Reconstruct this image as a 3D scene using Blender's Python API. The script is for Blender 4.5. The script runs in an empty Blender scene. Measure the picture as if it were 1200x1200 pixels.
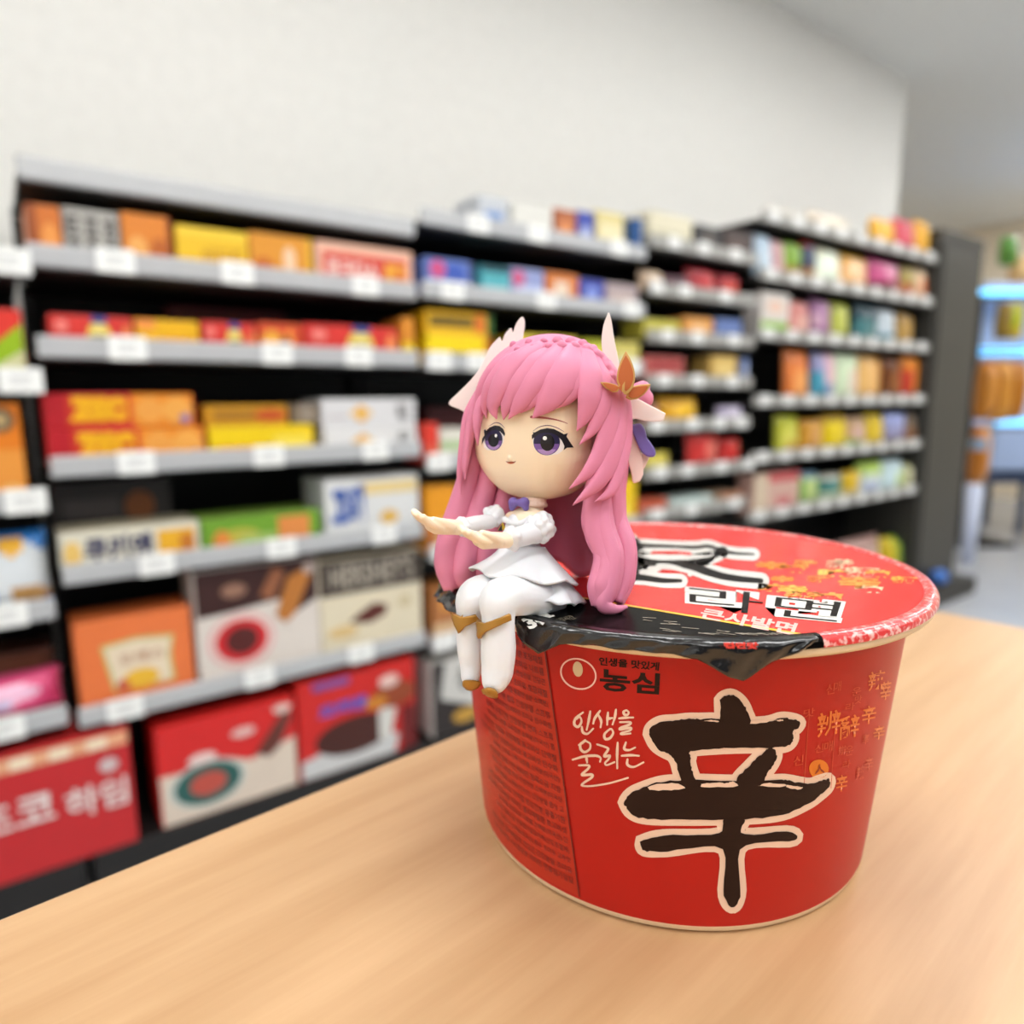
import bpy, bmesh, math, random
from math import sin, cos, pi, radians
from mathutils import Vector, Matrix
from mathutils.bvhtree import BVHTree
from mathutils.geometry import tessellate_polygon

random.seed(7)
S = bpy.context.scene
COL = S.collection

# ------------------------------------------------------------------ camera
H = 1.05                                   # lens height above the shop floor
FPX = 811.0
PITCH, ROLL = radians(9.15), radians(-0.4)
CAM = Vector((0, 0, H))
FW = Vector((0, cos(PITCH), -sin(PITCH)))
R0 = Vector((1, 0, 0)); U0 = Vector((0, sin(PITCH), cos(PITCH)))
RT = R0 * cos(ROLL) + U0 * sin(ROLL)
UP = U0 * cos(ROLL) - R0 * sin(ROLL)
cd = bpy.data.cameras.new('camera'); cam = bpy.data.objects.new('camera', cd); COL.objects.link(cam)
cam.matrix_world = Matrix(((RT.x, UP.x, -FW.x, CAM.x), (RT.y, UP.y, -FW.y, CAM.y), (RT.z, UP.z, -FW.z, CAM.z), (0, 0, 0, 1)))
cd.sensor_width = 36; cd.lens = FPX / 1200 * 36
cd.clip_start = 0.01; cd.clip_end = 60
cd.dof.use_dof = True; cd.dof.focus_distance = 0.160; cd.dof.aperture_fstop = 7.4
S.camera = cam

def ray(x, y): return FW + RT * ((x - 600) / FPX) + UP * ((600 - y) / FPX)
def at(x, y, depth): return CAM + ray(x, y) * depth          # a point seen at (x, y), so far along the view axis
def on_z(x, y, z):
    r = ray(x, y); return CAM + r * ((z - H) / r.z)

# ------------------------------------------------------------------ materials
def lin(c):
    c /= 255.0
    return c / 12.92 if c <= 0.04045 else ((c + 0.055) / 1.055) ** 2.4
def rgb(t): return (lin(t[0]), lin(t[1]), lin(t[2]), 1)
MATS = {}
def M(col, rough=0.45, name=None, metal=0.0, coat=0.0, sss=0.0, vary=0.06, scale=30.0, bump=0.0, bscale=200.0, spec=0.5, emit=None, estr=0.0):
    key = (col, rough, metal, coat, sss, vary, scale, bump, bscale, spec, emit, estr)
    if key in MATS: return MATS[key]
    m = bpy.data.materials.new(name or 'paint_%d_%d_%d' % col); m.use_nodes = True
    nt = m.node_tree; b = nt.nodes['Principled BSDF']
    tc = nt.nodes.new('ShaderNodeTexCoord'); nz = nt.nodes.new('ShaderNodeTexNoise')
    nz.inputs['Scale'].default_value = scale; nt.links.new(tc.outputs['Object'], nz.inputs['Vector'])
    mx = nt.nodes.new('ShaderNodeMix'); mx.data_type = 'RGBA'
    c = rgb(col)
    mx.inputs['A'].default_value = tuple(v * (1 - vary) for v in c[:3]) + (1,)
    mx.inputs['B'].default_value = tuple(min(1, v * (1 + vary)) for v in c[:3]) + (1,)
    nt.links.new(nz.outputs['Fac'], mx.inputs['Factor']); nt.links.new(mx.outputs['Result'], b.inputs['Base Color'])
    b.inputs['Roughness'].default_value = rough; b.inputs['Metallic'].default_value = metal
    b.inputs['Specular IOR Level'].default_value = spec
    b.inputs['Coat Weight'].default_value = coat; b.inputs['Coat Roughness'].default_value = 0.08
    if sss:
        b.inputs['Subsurface Weight'].default_value = sss; b.inputs['Subsurface Radius'].default_value = (1, .45, .3)
        b.inputs['Subsurface Scale'].default_value = 0.0016
    if bump:
        n2 = nt.nodes.new('ShaderNodeTexNoise'); n2.inputs['Scale'].default_value = bscale; n2.inputs['Detail'].default_value = 3
        nt.links.new(tc.outputs['Object'], n2.inputs['Vector'])
        bp = nt.nodes.new('ShaderNodeBump'); bp.inputs['Strength'].default_value = bump; bp.inputs['Distance'].default_value = 0.001
        nt.links.new(n2.outputs['Fac'], bp.inputs['Height']); nt.links.new(bp.outputs['Normal'], b.inputs['Normal'])
    if emit:
        b.inputs['Emission Color'].default_value = rgb(emit); b.inputs['Emission Strength'].default_value = estr
    MATS[key] = m
    return m

def wood_mat():
    m = bpy.data.materials.new('beech_laminate'); m.use_nodes = True
    nt = m.node_tree; b = nt.nodes['Principled BSDF']
    tc = nt.nodes.new('ShaderNodeTexCoord'); mp = nt.nodes.new('ShaderNodeMapping')
    mp.inputs['Scale'].default_value = (6, 75, 20); nt.links.new(tc.outputs['Object'], mp.inputs['Vector'])
    nz = nt.nodes.new('ShaderNodeTexNoise'); nz.inputs['Scale'].default_value = 1.0; nz.inputs['Detail'].default_value = 5; nz.inputs['Roughness'].default_value = .6
    nt.links.new(mp.outputs['Vector'], nz.inputs['Vector'])
    cr = nt.nodes.new('ShaderNodeValToRGB'); cr.color_ramp.elements[0].position = .3; cr.color_ramp.elements[1].position = .75
    cr.color_ramp.elements[0].color = rgb((184, 144, 102)); cr.color_ramp.elements[1].color = rgb((206, 168, 126))
    nt.links.new(nz.outputs['Fac'], cr.inputs['Fac']); nt.links.new(cr.outputs['Color'], b.inputs['Base Color'])
    b.inputs['Roughness'].default_value = .38
    return m

# ------------------------------------------------------------------ mesh helpers
class MB:
    """collects vertices and faces with materials and links them as one mesh object"""
    def __init__(self): self.v, self.f, self.mi, self.mats = [], [], [], []
    def m(self, mat):
        if mat not in self.mats: self.mats.append(mat)
        return self.mats.index(mat)
    def add(self, vs, fs, mat):
        b = len(self.v); self.v.extend(Vector(p) for p in vs); k = self.m(mat)
        for f in fs: self.f.append(tuple(b + i for i in f)); self.mi.append(k)
    def box(self, lo, hi, mat):
        x0, y0, z0 = lo; x1, y1, z1 = hi
        self.add([(x0,y0,z0),(x1,y0,z0),(x1,y1,z0),(x0,y1,z0),(x0,y0,z1),(x1,y0,z1),(x1,y1,z1),(x0,y1,z1)],
                 [(0,3,2,1),(4,5,6,7),(0,1,5,4),(1,2,6,5),(2,3,7,6),(3,0,4,7)], mat)
    def bevbox(self, lo, hi, mat, w=0.003, seg=2):
        bm = bmesh.new(); bmesh.ops.create_cube(bm, size=1)
        for v in bm.verts: v.co = Vector([lo[i] + (v.co[i] + .5) * (hi[i] - lo[i]) for i in range(3)])
        bmesh.ops.bevel(bm, geom=bm.edges[:], offset=w, segments=seg, affect='EDGES', profile=.5)
        self.bm(bm, mat)
    def bm(self, bm, mat):
        bm.verts.index_update()
        self.add([v.co for v in bm.verts], [tuple(v.index for v in f.verts) for f in bm.faces], mat); bm.free()
    def build(self, name, parent=None, smooth=False, loc=None, rotz=0.0):
        me = bpy.data.meshes.new(name); me.from_pydata([tuple(p) for p in self.v], [], self.f)
        for x in self.mats: me.materials.append(x)
        me.polygons.foreach_set('material_index', self.mi)
        if smooth: me.polygons.foreach_set('use_smooth', [True] * len(me.polygons))
        me.update()
        o = bpy.data.objects.new(name, me); COL.objects.link(o)
        if loc is not None: o.location = loc
        o.rotation_euler = (0, 0, rotz)
        if parent: o.parent = parent
        return o
def empty(name, loc=(0, 0, 0), rotz=0):
    o = bpy.data.objects.new(name, None); COL.objects.link(o); o.location = loc; o.rotation_euler = (0, 0, rotz); o.empty_display_size = .05
    return o
def tag(o, label, cat, group=None):
    o['label'] = label; o['category'] = cat
    if group: o['group'] = group
    return o
def struct(o): o['kind'] = 'structure'; return o
def world_child(o, parent):
    """parent a mesh built in world coordinates under an Empty that only moved and turned about z"""
    o.parent = parent
    o.matrix_parent_inverse = (Matrix.Translation(parent.location) @ Matrix.Rotation(parent.rotation_euler.z, 4, 'Z')).inverted()
    return o

# flat lettering outlines from Blender's own font, unit box (x 0..1 left to right, y 0..1 upwards)
TXT = {}
def text2d(s, fat=0.0):
    k = (s, fat)
    if k in TXT: return TXT[k]
    cu = bpy.data.curves.new('type', 'FONT'); cu.body = s; cu.offset = fat; cu.resolution_u = 2; cu.fill_mode = 'FRONT'
    o = bpy.data.objects.new('type', cu); COL.objects.link(o)
    dg = bpy.context.evaluated_depsgraph_get(); dg.update()
    ev = o.evaluated_get(dg); me = ev.to_mesh()
    vs = [(v.co.x, v.co.y) for v in me.vertices]; fs = [tuple(p.vertices) for p in me.polygons]
    ev.to_mesh_clear(); bpy.data.objects.remove(o); bpy.data.curves.remove(cu)
    x0 = min(v[0] for v in vs); x1 = max(v[0] for v in vs); y0 = min(v[1] for v in vs); y1 = max(v[1] for v in vs)
    TXT[k] = ([((x - x0) / (x1 - x0), (y - y0) / (y1 - y0)) for x, y in vs], fs, (x1 - x0) / (y1 - y0))
    return TXT[k]
def poly2d(pts):
    tri = tessellate_polygon([[Vector((p[0], p[1], 0)) for p in pts]])
    return list(pts), [tuple(t) for t in tri]
def catmull(pts, n):
    """resample a polyline of tuples smoothly to n points"""
    P = [Vector(p) for p in pts]
    if len(P) == 2: return [P[0].lerp(P[1], i / (n - 1)) for i in range(n)]
    Q = [P[0] * 2 - P[1]] + P + [P[-1] * 2 - P[-2]]
    out = []
    for i in range(n):
        t = i / (n - 1) * (len(P) - 1); k = min(int(t), len(P) - 2); t -= k
        a, b, c, d = Q[k:k + 4]
        out.append(.5 * ((2 * b) + (c - a) * t + (2 * a - 5 * b + 4 * c - d) * t * t + (3 * b - a - 3 * c + d) * t ** 3))
    return out
def ribbon2d(pts, w, n=None, closed=False, taper=None):
    pts = [(p[0], p[1], 0) for p in pts]
    if n is None: n = max(6, len(pts) * 4)
    if closed: pts = pts + [pts[0]]
    P = catmull(pts, n)
    vs, fs = [], []
    for i, p in enumerate(P):
        a = P[max(i - 1, 0)]; b = P[min(i + 1, n - 1)]
        if closed and i in (0, n - 1): a, b = P[n - 2], P[1]
        t = (b - a); t = t.normalized() if t.length > 1e-9 else Vector((1, 0, 0))
        nn = Vector((-t.y, t.x, 0)); ww = w * .5
        if taper: ww *= taper(i / (n - 1))
        vs += [tuple((p + nn * ww)[:2]), tuple((p - nn * ww)[:2])]
        if i: fs.append((2 * i - 2, 2 * i - 1, 2 * i + 1, 2 * i))
    # round ends
    if not closed:
        for e, s in ((0, 1), (n - 1, -1)):
            a = P[e]; d = (P[1] - P[0]) if e == 0 else (P[n - 2] - P[n - 1]); d.normalize(); nn = Vector((-d.y, d.x, 0))
            ww = w * .5 * (taper(e / (n - 1)) if taper else 1)
            b = len(vs); vs.append(tuple(a[:2]))
            for k in range(7):
                an = pi / 2 + pi * k / 6; vs.append(tuple((a + (d * cos(an) + nn * sin(an)) * ww)[:2]))
                if k: fs.append((b, b + k, b + k + 1))
    return vs, fs
def ell2d(cx, cy, rx, ry, rot=0, n=40):
    c, s = cos(radians(rot)), sin(radians(rot))
    return poly2d([(cx + rx * cos(2*pi*i/n) * c - ry * sin(2*pi*i/n) * s, cy + rx * cos(2*pi*i/n) * s + ry * sin(2*pi*i/n) * c) for i in range(n)])
def quad_map(vf, TL, TR, BR, BL):
    vs = []
    for u, v in vf[0]:
        v = 1 - v
        vs.append(((TL[0]*(1-u) + TR[0]*u)*(1-v) + (BL[0]*(1-u) + BR[0]*u)*v, (TL[1]*(1-u) + TR[1]*u)*(1-v) + (BL[1]*(1-u) + BR[1]*u)*v))
    return vs, vf[1]
def refine2d(vf, maxlen):
    bm = bmesh.new(); V = [bm.verts.new((p[0], p[1], 0)) for p in vf[0]]
    for f in vf[1]:
        try: bm.faces.new([V[i] for i in f])
        except ValueError: pass
    for _ in range(5):
        es = [e for e in bm.edges if e.calc_length() > maxlen]
        if not es: break
        bmesh.ops.subdivide_edges(bm, edges=es, cuts=1); bmesh.ops.triangulate(bm, faces=[f for f in bm.faces if len(f.verts) > 3])
    bm.verts.index_update(); out = ([tuple(v.co[:2]) for v in bm.verts], [tuple(v.index for v in f.verts) for f in bm.faces]); bm.free()
    return out
def on_surface(mb, vf, surf, lift, mat, maxlen=12):
    """lay a flat printed shape onto a surface: surf(x, y) -> (point, normal)"""
    vs, fs = refine2d(vf, maxlen); out = []; ok = []
    for x, y in vs:
        h = surf(x, y); ok.append(h is not None)
        out.append(h[0] + h[1] * lift if h else Vector((0, 0, 0)))
    mb.add(out, [f for f in fs if all(ok[i] for i in f)], mat)

# rack axes: along the front of the racks (D) and into them (N)
AZ = radians(53.76)
D = Vector((sin(AZ), cos(AZ), 0)); N = Vector((-cos(AZ), sin(AZ), 0))
RZ = pi / 2 - AZ
CN, S0 = 1.56590, 0.06263
def W(s, off, z): return D * (S0 + s) + N * (CN + off) + Vector((0, 0, z))
def on_rack(x, y, off=0.0):
    r = ray(x, y); t = (CN + off) / (N @ r) if False else (CN + off) / N.dot(r)
    P = CAM + r * t
    return D.dot(P) - S0, P.z

# ------------------------------------------------------------------ the room
WHITE = M((240, 238, 232), .6, 'white_wall_paint')
def rack_slab(name, s0, s1, o0, o1, z0, z1, mat):
    b = MB(); b.box((0, 0, z0), (s1 - s0, o1 - o0, z1), mat)
    return b.build(name, loc=W(s0, o0, 0), rotz=RZ)
FLOOR = M((186, 188, 192), .22, 'grey_floor_tile', vary=.1, scale=3)
struct(rack_slab('floor', -3.2, 8.5, -5.2, 3.2, -.1, 0, FLOOR))
struct(rack_slab('ceiling', -3.2, 8.5, -5.2, 3.2, 2.8, 2.9, M((236, 236, 232), .8, 'ceiling_white')))
CREAMW = M((246, 232, 208), .6, 'cream_wall_paint')
struct(rack_slab('wall_back', -3.2, 4.2, .5, .62, 0, 2.8, WHITE))
struct(rack_slab('wall_return', 4.08, 4.2, .62, 3.1, 0, 2.8, CREAMW))
struct(rack_slab('wall_far', 4.2, 8.4, 3.1, 3.2, 0, 2.8, CREAMW))
struct(rack_slab('wall_end', 8.4, 8.5, -5.2, 3.1, 0, 2.8, CREAMW))
struct(rack_slab('wall_side', -3.2, -3.1, -5.2, .5, 0, 2.8, WHITE))

# ceiling lights
def ceiling_light(s, off, n):
    root = empty('ceiling_light', W(s, off, 2.8), RZ)
    tag(root, 'long white ceiling light panel over the shop floor', 'ceiling light', 'ceiling light panels over the shop')
    b = MB(); b.bevbox((-.62, -.17, -.03), (.62, .17, -.001), M((230, 230, 228), .5), .004); b.build('frame', root)
    b = MB(); b.box((-.58, -.14, -.036), (.58, .14, -.031), M((255, 250, 242), .5, 'lit_diffuser', emit=(250, 250, 249), estr=LIGHT)); b.build('diffuser', root)
LIGHT = 19.0
for s in (-1.6, .4, 2.4, 4.4, 6.4):
    for off in (-.9, -2.3, -3.9): ceiling_light(s, off, 0)
ceiling_light(7.3, .5, 0)  # extra panel added out of view to brighten the far cream walls

# world: soft daylight through the open shop front
w = bpy.data.worlds.new('daylight'); S.world = w; w.use_nodes = True
bg = w.node_tree.nodes['Background']; bg.inputs['Color'].default_value = (.86, .93, 1, 1); bg.inputs['Strength'].default_value = 0.14
S.view_settings.view_transform = 'Standard'; S.view_settings.look = 'None'; S.view_settings.gamma = 1; S.view_settings.exposure = 0.0
S.view_settings.use_curve_mapping = False

# ------------------------------------------------------------------ racks
BLACK = M((24, 23, 22), .5, 'black_rack_paint')
DARK = M((38, 36, 34), .45, 'charcoal_shelf_steel')
RAIL = M((200, 201, 202), .3, 'clear_grey_price_rail')
RAIL.node_tree.nodes['Principled BSDF'].inputs['Alpha'].default_value = .82
RAILD = M((160, 158, 152), .35, 'dull_price_rail')
TAGM = M((246, 246, 242), .5, 'white_price_card')
INK = M((206, 206, 204), .6, 'printed_ink')
ZO = 0.19
RACKS = []
def rack(s0, s1, rails, label, tags, railmat, round_tags=False, peg=(), top=None):
    """rails: {row letter: height of the rail's lower edge}"""
    root = empty('shelf_rack', W(s0, 0, 0), RZ); tag(root, label, 'rack', 'snack racks along the wall')
    wd = s1 - s0; e = .004
    topz = top or max(rails.values()) + ZO + .03
    RACKS.append((s0, s1, rails))
    b = MB(); b.box((e, .40, .1), (wd - e, .42, topz), BLACK); b.build('back_panel', root)
    for x in (e, wd - e - .02):
        b = MB(); b.bevbox((x, .36, 0), (x + .02, .399, topz), BLACK, .002); b.build('upright', root)
    b = MB(); b.bevbox((e, -.0, 0), (wd - e, .355, .125), BLACK, .003); b.build('base_deck', root)
    for k in sorted(rails, key=lambda q: -rails[q]):
        z = rails[k] + ZO
        b = MB(); b.bevbox((e, .016, z - .004), (wd - e, .398, z + .012), DARK, .002); sh = b.build('shelf_board', root)
        b = MB(); b.bevbox((e + .002, 0, z), (wd - e - .002, .0155, z + .040), railmat, .004); b.build('price_rail', sh)
        for x in tags.get(k, ()):
            sx = x - s0; b = MB()
            if round_tags:
                b.bevbox((sx - .026, -.004, z + .003), (sx + .026, -.0005, z + .042), TAGM, .0015)
            else:
                b.bevbox((sx - .033, -.004, z - .002), (sx + .033, -.0005, z + .044), TAGM, .0015)
            b.box((sx - .018, -.0046, z + .012), (sx + .012, -.0041, z + .016), INK)
            b.box((sx - .018, -.0046, z + .024), (sx + .016, -.0041, z + .030), INK)
            b.build('price_tag', sh)
    return root
def tagpos(zrel, xs, ymid): return [on_rack(x, y)[0] for x, y in zip(xs, ymid)]
def sp(*pts): return [on_rack(x, y)[0] for x, y in pts]

R1 = {'A': 1.108, 'B': .945, 'C': .721, 'D': .510, 'E': .215, '0': 1.256}
rack(-.81, -.006, {'A': 1.090, 'B': .881, 'C': .660, 'D': .449, 'E': .230}, 'black snack rack cut by the left side of the photo', {
    'A': sp((10, 305)), 'B': sp((25, 445)), 'C': sp((30, 583)), 'D': sp((7, 716)), 'E': sp((4, 850))}, RAIL)
rack(0, .805, R1, 'black rack of boxed biscuits and chocolates left of the figurine', {
    'A': sp((135, 305), (278, 318), (428, 330)), 'B': sp((150, 412), (325, 415), (420, 416)), 'C': sp((160, 543), (315, 535), (440, 528)),
    'D': sp((184, 660), (330, 643), (450, 625)), 'E': sp((147, 830), (304, 790), (423, 762))}, RAIL)
rack(.811, 1.618, {'0': 1.290, 'A': 1.116, 'B': .940, 'C': .682, 'D': .441, 'E': .191}, 'black rack of biscuits directly behind the figurine', {
    '0': sp((560, 262), (630, 275), (725, 295)), 'A': sp((530, 338), (640, 350), (740, 362)), 'B': sp((515, 425), (560, 427), (740, 430)),
    'C': sp((515, 543)), 'D': sp((520, 645)), 'E': sp((520, 755))}, RAIL)
rack(1.624, 2.196, {'0': 1.333, 'A': 1.189, 'B': 1.043, 'C': .900, 'D': .754, 'E': .596, 'F': .455}, 'black rack of small candy packs right of the figurine', {
    '0': sp((790, 280), (825, 288), (862, 296)), 'A': sp((770, 331), (803, 337), (850, 345)), 'B': sp((782, 390), (817, 394), (860, 398)),
    'C': sp((778, 446), (817, 447), (858, 448)), 'D': sp((770, 497), (812, 495), (843, 494), (868, 492)),
    'E': sp((774, 549), (806, 546), (845, 541), (878, 537)), 'F': sp((770, 606), (810, 600), (860, 593))}, RAILD, True)
tg = lambda z: [2.27 + .155 * i for i in range(9)]
rack(2.204, 3.60, {'H': 1.490, 'A': 1.290, 'B': 1.078, 'C': .832, 'D': .618, 'E': .392}, 'black rack of bagged snacks beside the dark end cabinet', {
    k: tg(0) for k in 'HABCDE'}, RAILD, True)
# closed dark cabinet that ends the run of racks
root = empty('end_cabinet', W(3.61, 0, 0), RZ); tag(root, 'dark grey closed cabinet ending the run of racks', 'cabinet')
CAB = M((50, 48, 43), .55, 'grey_brown_cabinet')
b = MB(); b.bevbox((0, 0, .09), (.50, .42, 1.80), CAB, .006); b.build('carcass', root)
b = MB(); b.bevbox((-.0, -.006, 1.802), (.50, .42, 1.84), M((70, 67, 60), .5), .004); b.build('top_board', root)
b = MB(); b.bevbox((.02, -.11, 0), (.52, .40, .088), M((50, 48, 44), .6), .004); b.build('plinth', root)
b = MB(); b.bevbox((.03, -.012, .12), (.47, -.001, 1.77), M((58, 56, 50), .5), .004); b.build('door', root)

# ------------------------------------------------------------------ goods
def c3(*a): return tuple(a)
BOXR = .42
def fit(s0, s1, z, zt, off):
    """keep a pack inside its rack bay and under the board above it"""
    mid = s0 * .7 + s1 * .3 if s1 < 5 else s0
    for a, b_, rails in RACKS:
        if a <= mid <= b_ + (.4 if b_ > 3 else .02) and off > .015:
            s0, s1 = s0 + .001, s1 - .001
            s0, s1 = max(s0, a + .006), min(s1, b_ - .006)
            s0 = min(s0, s1 - .03); up = [r + ZO for r in rails.values() if r + ZO > z]
            if up: zt = min(zt, min(up) - .008)
    return s0, s1, zt
def front_marks(b, w, h, y, marks):
    """printed marks on a box front: each in 0..1 across and up"""
    for i, mk in enumerate(marks):
        yy = y - .0004 * (i + 1); k = mk[0]
        if k == 'r': vf = poly2d([(mk[1], mk[2]), (mk[3], mk[2]), (mk[3], mk[4]), (mk[1], mk[4])]); col = mk[5]
        elif k == 'e': vf = ell2d(mk[1], mk[2], mk[3], mk[4], n=24); col = mk[5]
        elif k == 'p': vf = poly2d(mk[1]); col = mk[2]
        elif k == 't':
            t = text2d(mk[1], mk[7] if len(mk) > 7 else .02)
            vf = ([(mk[2] + u * (mk[4] - mk[2]), mk[3] + v * (mk[5] - mk[3])) for u, v in t[0]], t[1]); col = mk[6]
        cl = lambda q_: min(.99, max(.01, q_))
        b.add([((cl(u) - .5) * w, yy, cl(v) * h) for u, v in vf[0]], vf[1], M(col, BOXR))
def box(name, label, cat, grp, px, z, off, depth, col, marks=(), top=None, rot=0, ztop=None):
    """px: the two upper front corners as seen; z: height of what it stands on"""
    (x0, y0), (x1, y1) = px
    s0, z0 = on_rack(x0, y0, off); s1, z1 = on_rack(x1, y1, off)
    s0, s1, zt = fit(s0, s1, z, ztop if ztop else (z0 + z1) / 2, off)
    wd, h = s1 - s0, zt - z
    b = MB(); b.bevbox((-wd / 2, 0, 0), (wd / 2, depth, h), M(col, BOXR), .0025)
    if top: b.add([(-wd/2 + .003, .003, h + .0004), (wd/2 - .003, .003, h + .0004), (wd/2 - .003, depth - .003, h + .0004), (-wd/2 + .003, depth - .003, h + .0004)], [(0, 1, 2, 3)], M(top, BOXR))
    front_marks(b, wd, h, 0, marks)
    o = b.build(name, loc=W((s0 + s1) / 2, off, z), rotz=RZ + rot)
    return tag(o, label, cat, grp)
def bag(name, label, cat, grp, px, z, off, thick, col, marks=(), lean=0.0, twist=0.0, ztop=None):
    """a sealed pillow pouch with crimped ends"""
    (x0, y0), (x1, y1) = px
    s0, z0 = on_rack(x0, y0, off); s1, z1 = on_rack(x1, y1, off)
    s0, s1, zt = fit(s0, s1, z, ztop if ztop else (z0 + z1) / 2, off)
    wd, h = s1 - s0, zt - z
    n, m = 14, 16; b = MB(); rr = random.Random(int(x0 * 31 + y1 * 17)); h = h * rr.uniform(.9, 1.0) - thick * .11
    def P(i, j, sgn):
        u, v = i / n, j / m
        t = (1 - abs(2 * u - 1) ** 3) ** .6 * max(0, 1 - abs(2 * v - 1) ** 4) ** .7
        x = (u - .5) * wd * (1 - .05 * sin(pi * v)); y = sgn * thick * .5 * t * (1 + .12 * sin(9 * u + 3 * v + x0))
        if j in (0, m): y = .0015 * (1 if i % 2 else -1)
        return (x, y + thick * .5, v * h)
    def colour(u, v):
        c = col
        for mk in marks:
            if mk[0] == 'r' and mk[1] <= u <= mk[3] and mk[2] <= v <= mk[4]: c = mk[5]
            if mk[0] == 'e' and ((u - mk[1]) / mk[3]) ** 2 + ((v - mk[2]) / mk[4]) ** 2 <= 1: c = mk[5]
        return c
    for sgn in (-1, 1):
        vs = [P(i, j, sgn) for j in range(m + 1) for i in range(n + 1)]
        byc = {}
        for j in range(m):
            for i in range(n):
                a = j * (n + 1) + i; f = (a, a + 1, a + n + 2, a + n + 1)
                byc.setdefault(colour((i + .5) / n, (j + .5) / m), []).append(f if sgn < 0 else f[::-1])
        base = len(b.v); b.v.extend(Vector(p) for p in vs)
        for cc, fs in byc.items():
            k = b.m(M(cc, .3, bump=.2, bscale=60))
            for f in fs: b.f.append(tuple(base + q for q in f)); b.mi.append(k)
    o = b.build(name, smooth=True, loc=W((s0 + s1) / 2, off, z), rotz=RZ + twist)
    tilt = lean if lean else rr.uniform(.02, .11)
    o.rotation_euler.x = -tilt; o.location.z += thick * sin(tilt) + .0012
    return tag(o, label, cat, grp)
def sh(rails, k): return rails[k] + ZO + .0125
F0 = .022                                     # goods stand just behind the price rail
RED, YEL, ORG, CRM, WHT, NAV, CHO = (206, 40, 34), (240, 196, 26), (226, 128, 40), (232, 222, 196), (236, 234, 230), (34, 40, 92), (66, 30, 20)

# --- the rack cut by the picture edge
G = 'packs on the leftmost rack'
R0_ = {'A': 1.090, 'B': .881, 'C': .660, 'D': .449, 'E': .230}
box('snack_box', 'red, green and cream box on the leftmost rack, second shelf', 'box', G, ((-70, 358), (33, 363)), sh(R0_, 'B'), F0, .12, (222, 52, 40),
    [('p', [(0, 0), (1, 0), (1, .82), (.45, .42), (0, .2)], (150, 184, 20)), ('p', [(0, 0), (1, 0), (1, .48), (.6, .26), (.3, .1), (0, .05)], (214, 212, 160))])
box('snack_box', 'orange box with a dark round mark on the leftmost rack, third shelf', 'box', G, ((-70, 470), (22, 475)), sh(R0_, 'C'), F0, .10, (226, 124, 24),
    [('r', 0, 0, 1, .55, (232, 150, 60)), ('e', .72, .84, .2, .12, (90, 80, 62)), ('e', .72, .84, .12, .07, (190, 160, 110)), ('e', .8, .12, .18, .09, (240, 190, 110))])
bag('snack_bag', 'blue and white bag with a yellow disc on the leftmost rack', 'bag', G, ((-90, 618), (60, 620)), sh(R0_, 'D'), F0, .07, (40, 120, 196),
    [('e', .75, .45, .3, .42, (222, 226, 228)), ('e', .66, .84, .13, .13, (240, 178, 36)), ('e', .8, .2, .18, .13, (198, 150, 90))])
box('snack_box', 'low brown box behind the pink tray on the leftmost rack', 'box', G, ((-80, 775), (62, 765)), sh(R0_, 'E'), .17, .1, (124, 76, 58), [('r', .1, .5, .9, .9, (150, 92, 70))])
bag('snack_bag', 'shiny pink wrapped pack on the leftmost rack, bottom shelf', 'bag', G, ((-60, 800), (80, 791)), sh(R0_, 'E'), F0, .09, (226, 84, 130),
    [('e', .5, .6, .3, .2, (240, 190, 214)), ('e', .85, .4, .1, .2, (214, 60, 110)), ('r', .3, .3, .5, .5, (206, 196, 226))])
box('cookie_box', 'red carton with white script at the foot of the leftmost rack', 'box', G, ((-60, 893), (150, 858)), .126, .0, .16, (196, 36, 40),
    [('r', 0, .86, 1, .97, (232, 170, 130)), ('r', .08, .87, .2, .96, (246, 226, 196)), ('r', .3, .87, .42, .96, (246, 226, 196)), ('r', .52, .87, .64, .96, (246, 226, 196)), ('r', .74, .87, .86, .96, (246, 226, 196)),
     ('e', .86, .72, .06, .06, (210, 190, 190)), ('t', '초코', .06, .42, .52, .66, (240, 226, 222)), ('t', '하임', .58, .36, .96, .60, (240, 226, 222))], top=(176, 40, 40))

# --- rack left of the figurine
g = lambda r: 'boxes on the %s shelf left of the figurine' % r
A, gA = sh(R1, 'A'), g('top')
box('biscuit_box', 'orange box with brown edge, top shelf, first left of the figurine rack', 'box', gA, ((27, 238), (70, 241)), A, F0, .14, (206, 112, 40), [('r', 0, 0, .3, 1, (150, 74, 28)), ('e', .65, .4, .25, .3, (232, 150, 70))])
box('biscuit_box', 'silver and black patterned box on the top shelf', 'box', gA, ((71, 243), (138, 249)), A, F0, .14, (176, 172, 164),
    [('t', 'ㅎㅎㅎ', .05, .1, .95, .5, (44, 42, 44)), ('t', 'ㅌㅍㅎ', .05, .5, .95, .9, (60, 56, 56))])
box('biscuit_box', 'orange brown box between patterned box and yellow box, top shelf', 'box', gA, ((140, 248), (199, 254)), A, F0, .14, (220, 130, 44),
    [('e', .3, .35, .2, .25, (236, 170, 90)), ('e', .75, .35, .2, .25, (184, 96, 30)), ('r', .92, 0, 1, 1, (150, 70, 24))])
box('biscuit_box', 'bright yellow box with dark lettering on the top shelf', 'box', gA, ((204, 264), (290, 272)), A, F0, .14, (236, 190, 36), [('t', '버터링', .35, .2, .9, .62, (196, 140, 20)), ('r', 0, .8, 1, 1, (246, 206, 60))])
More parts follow.
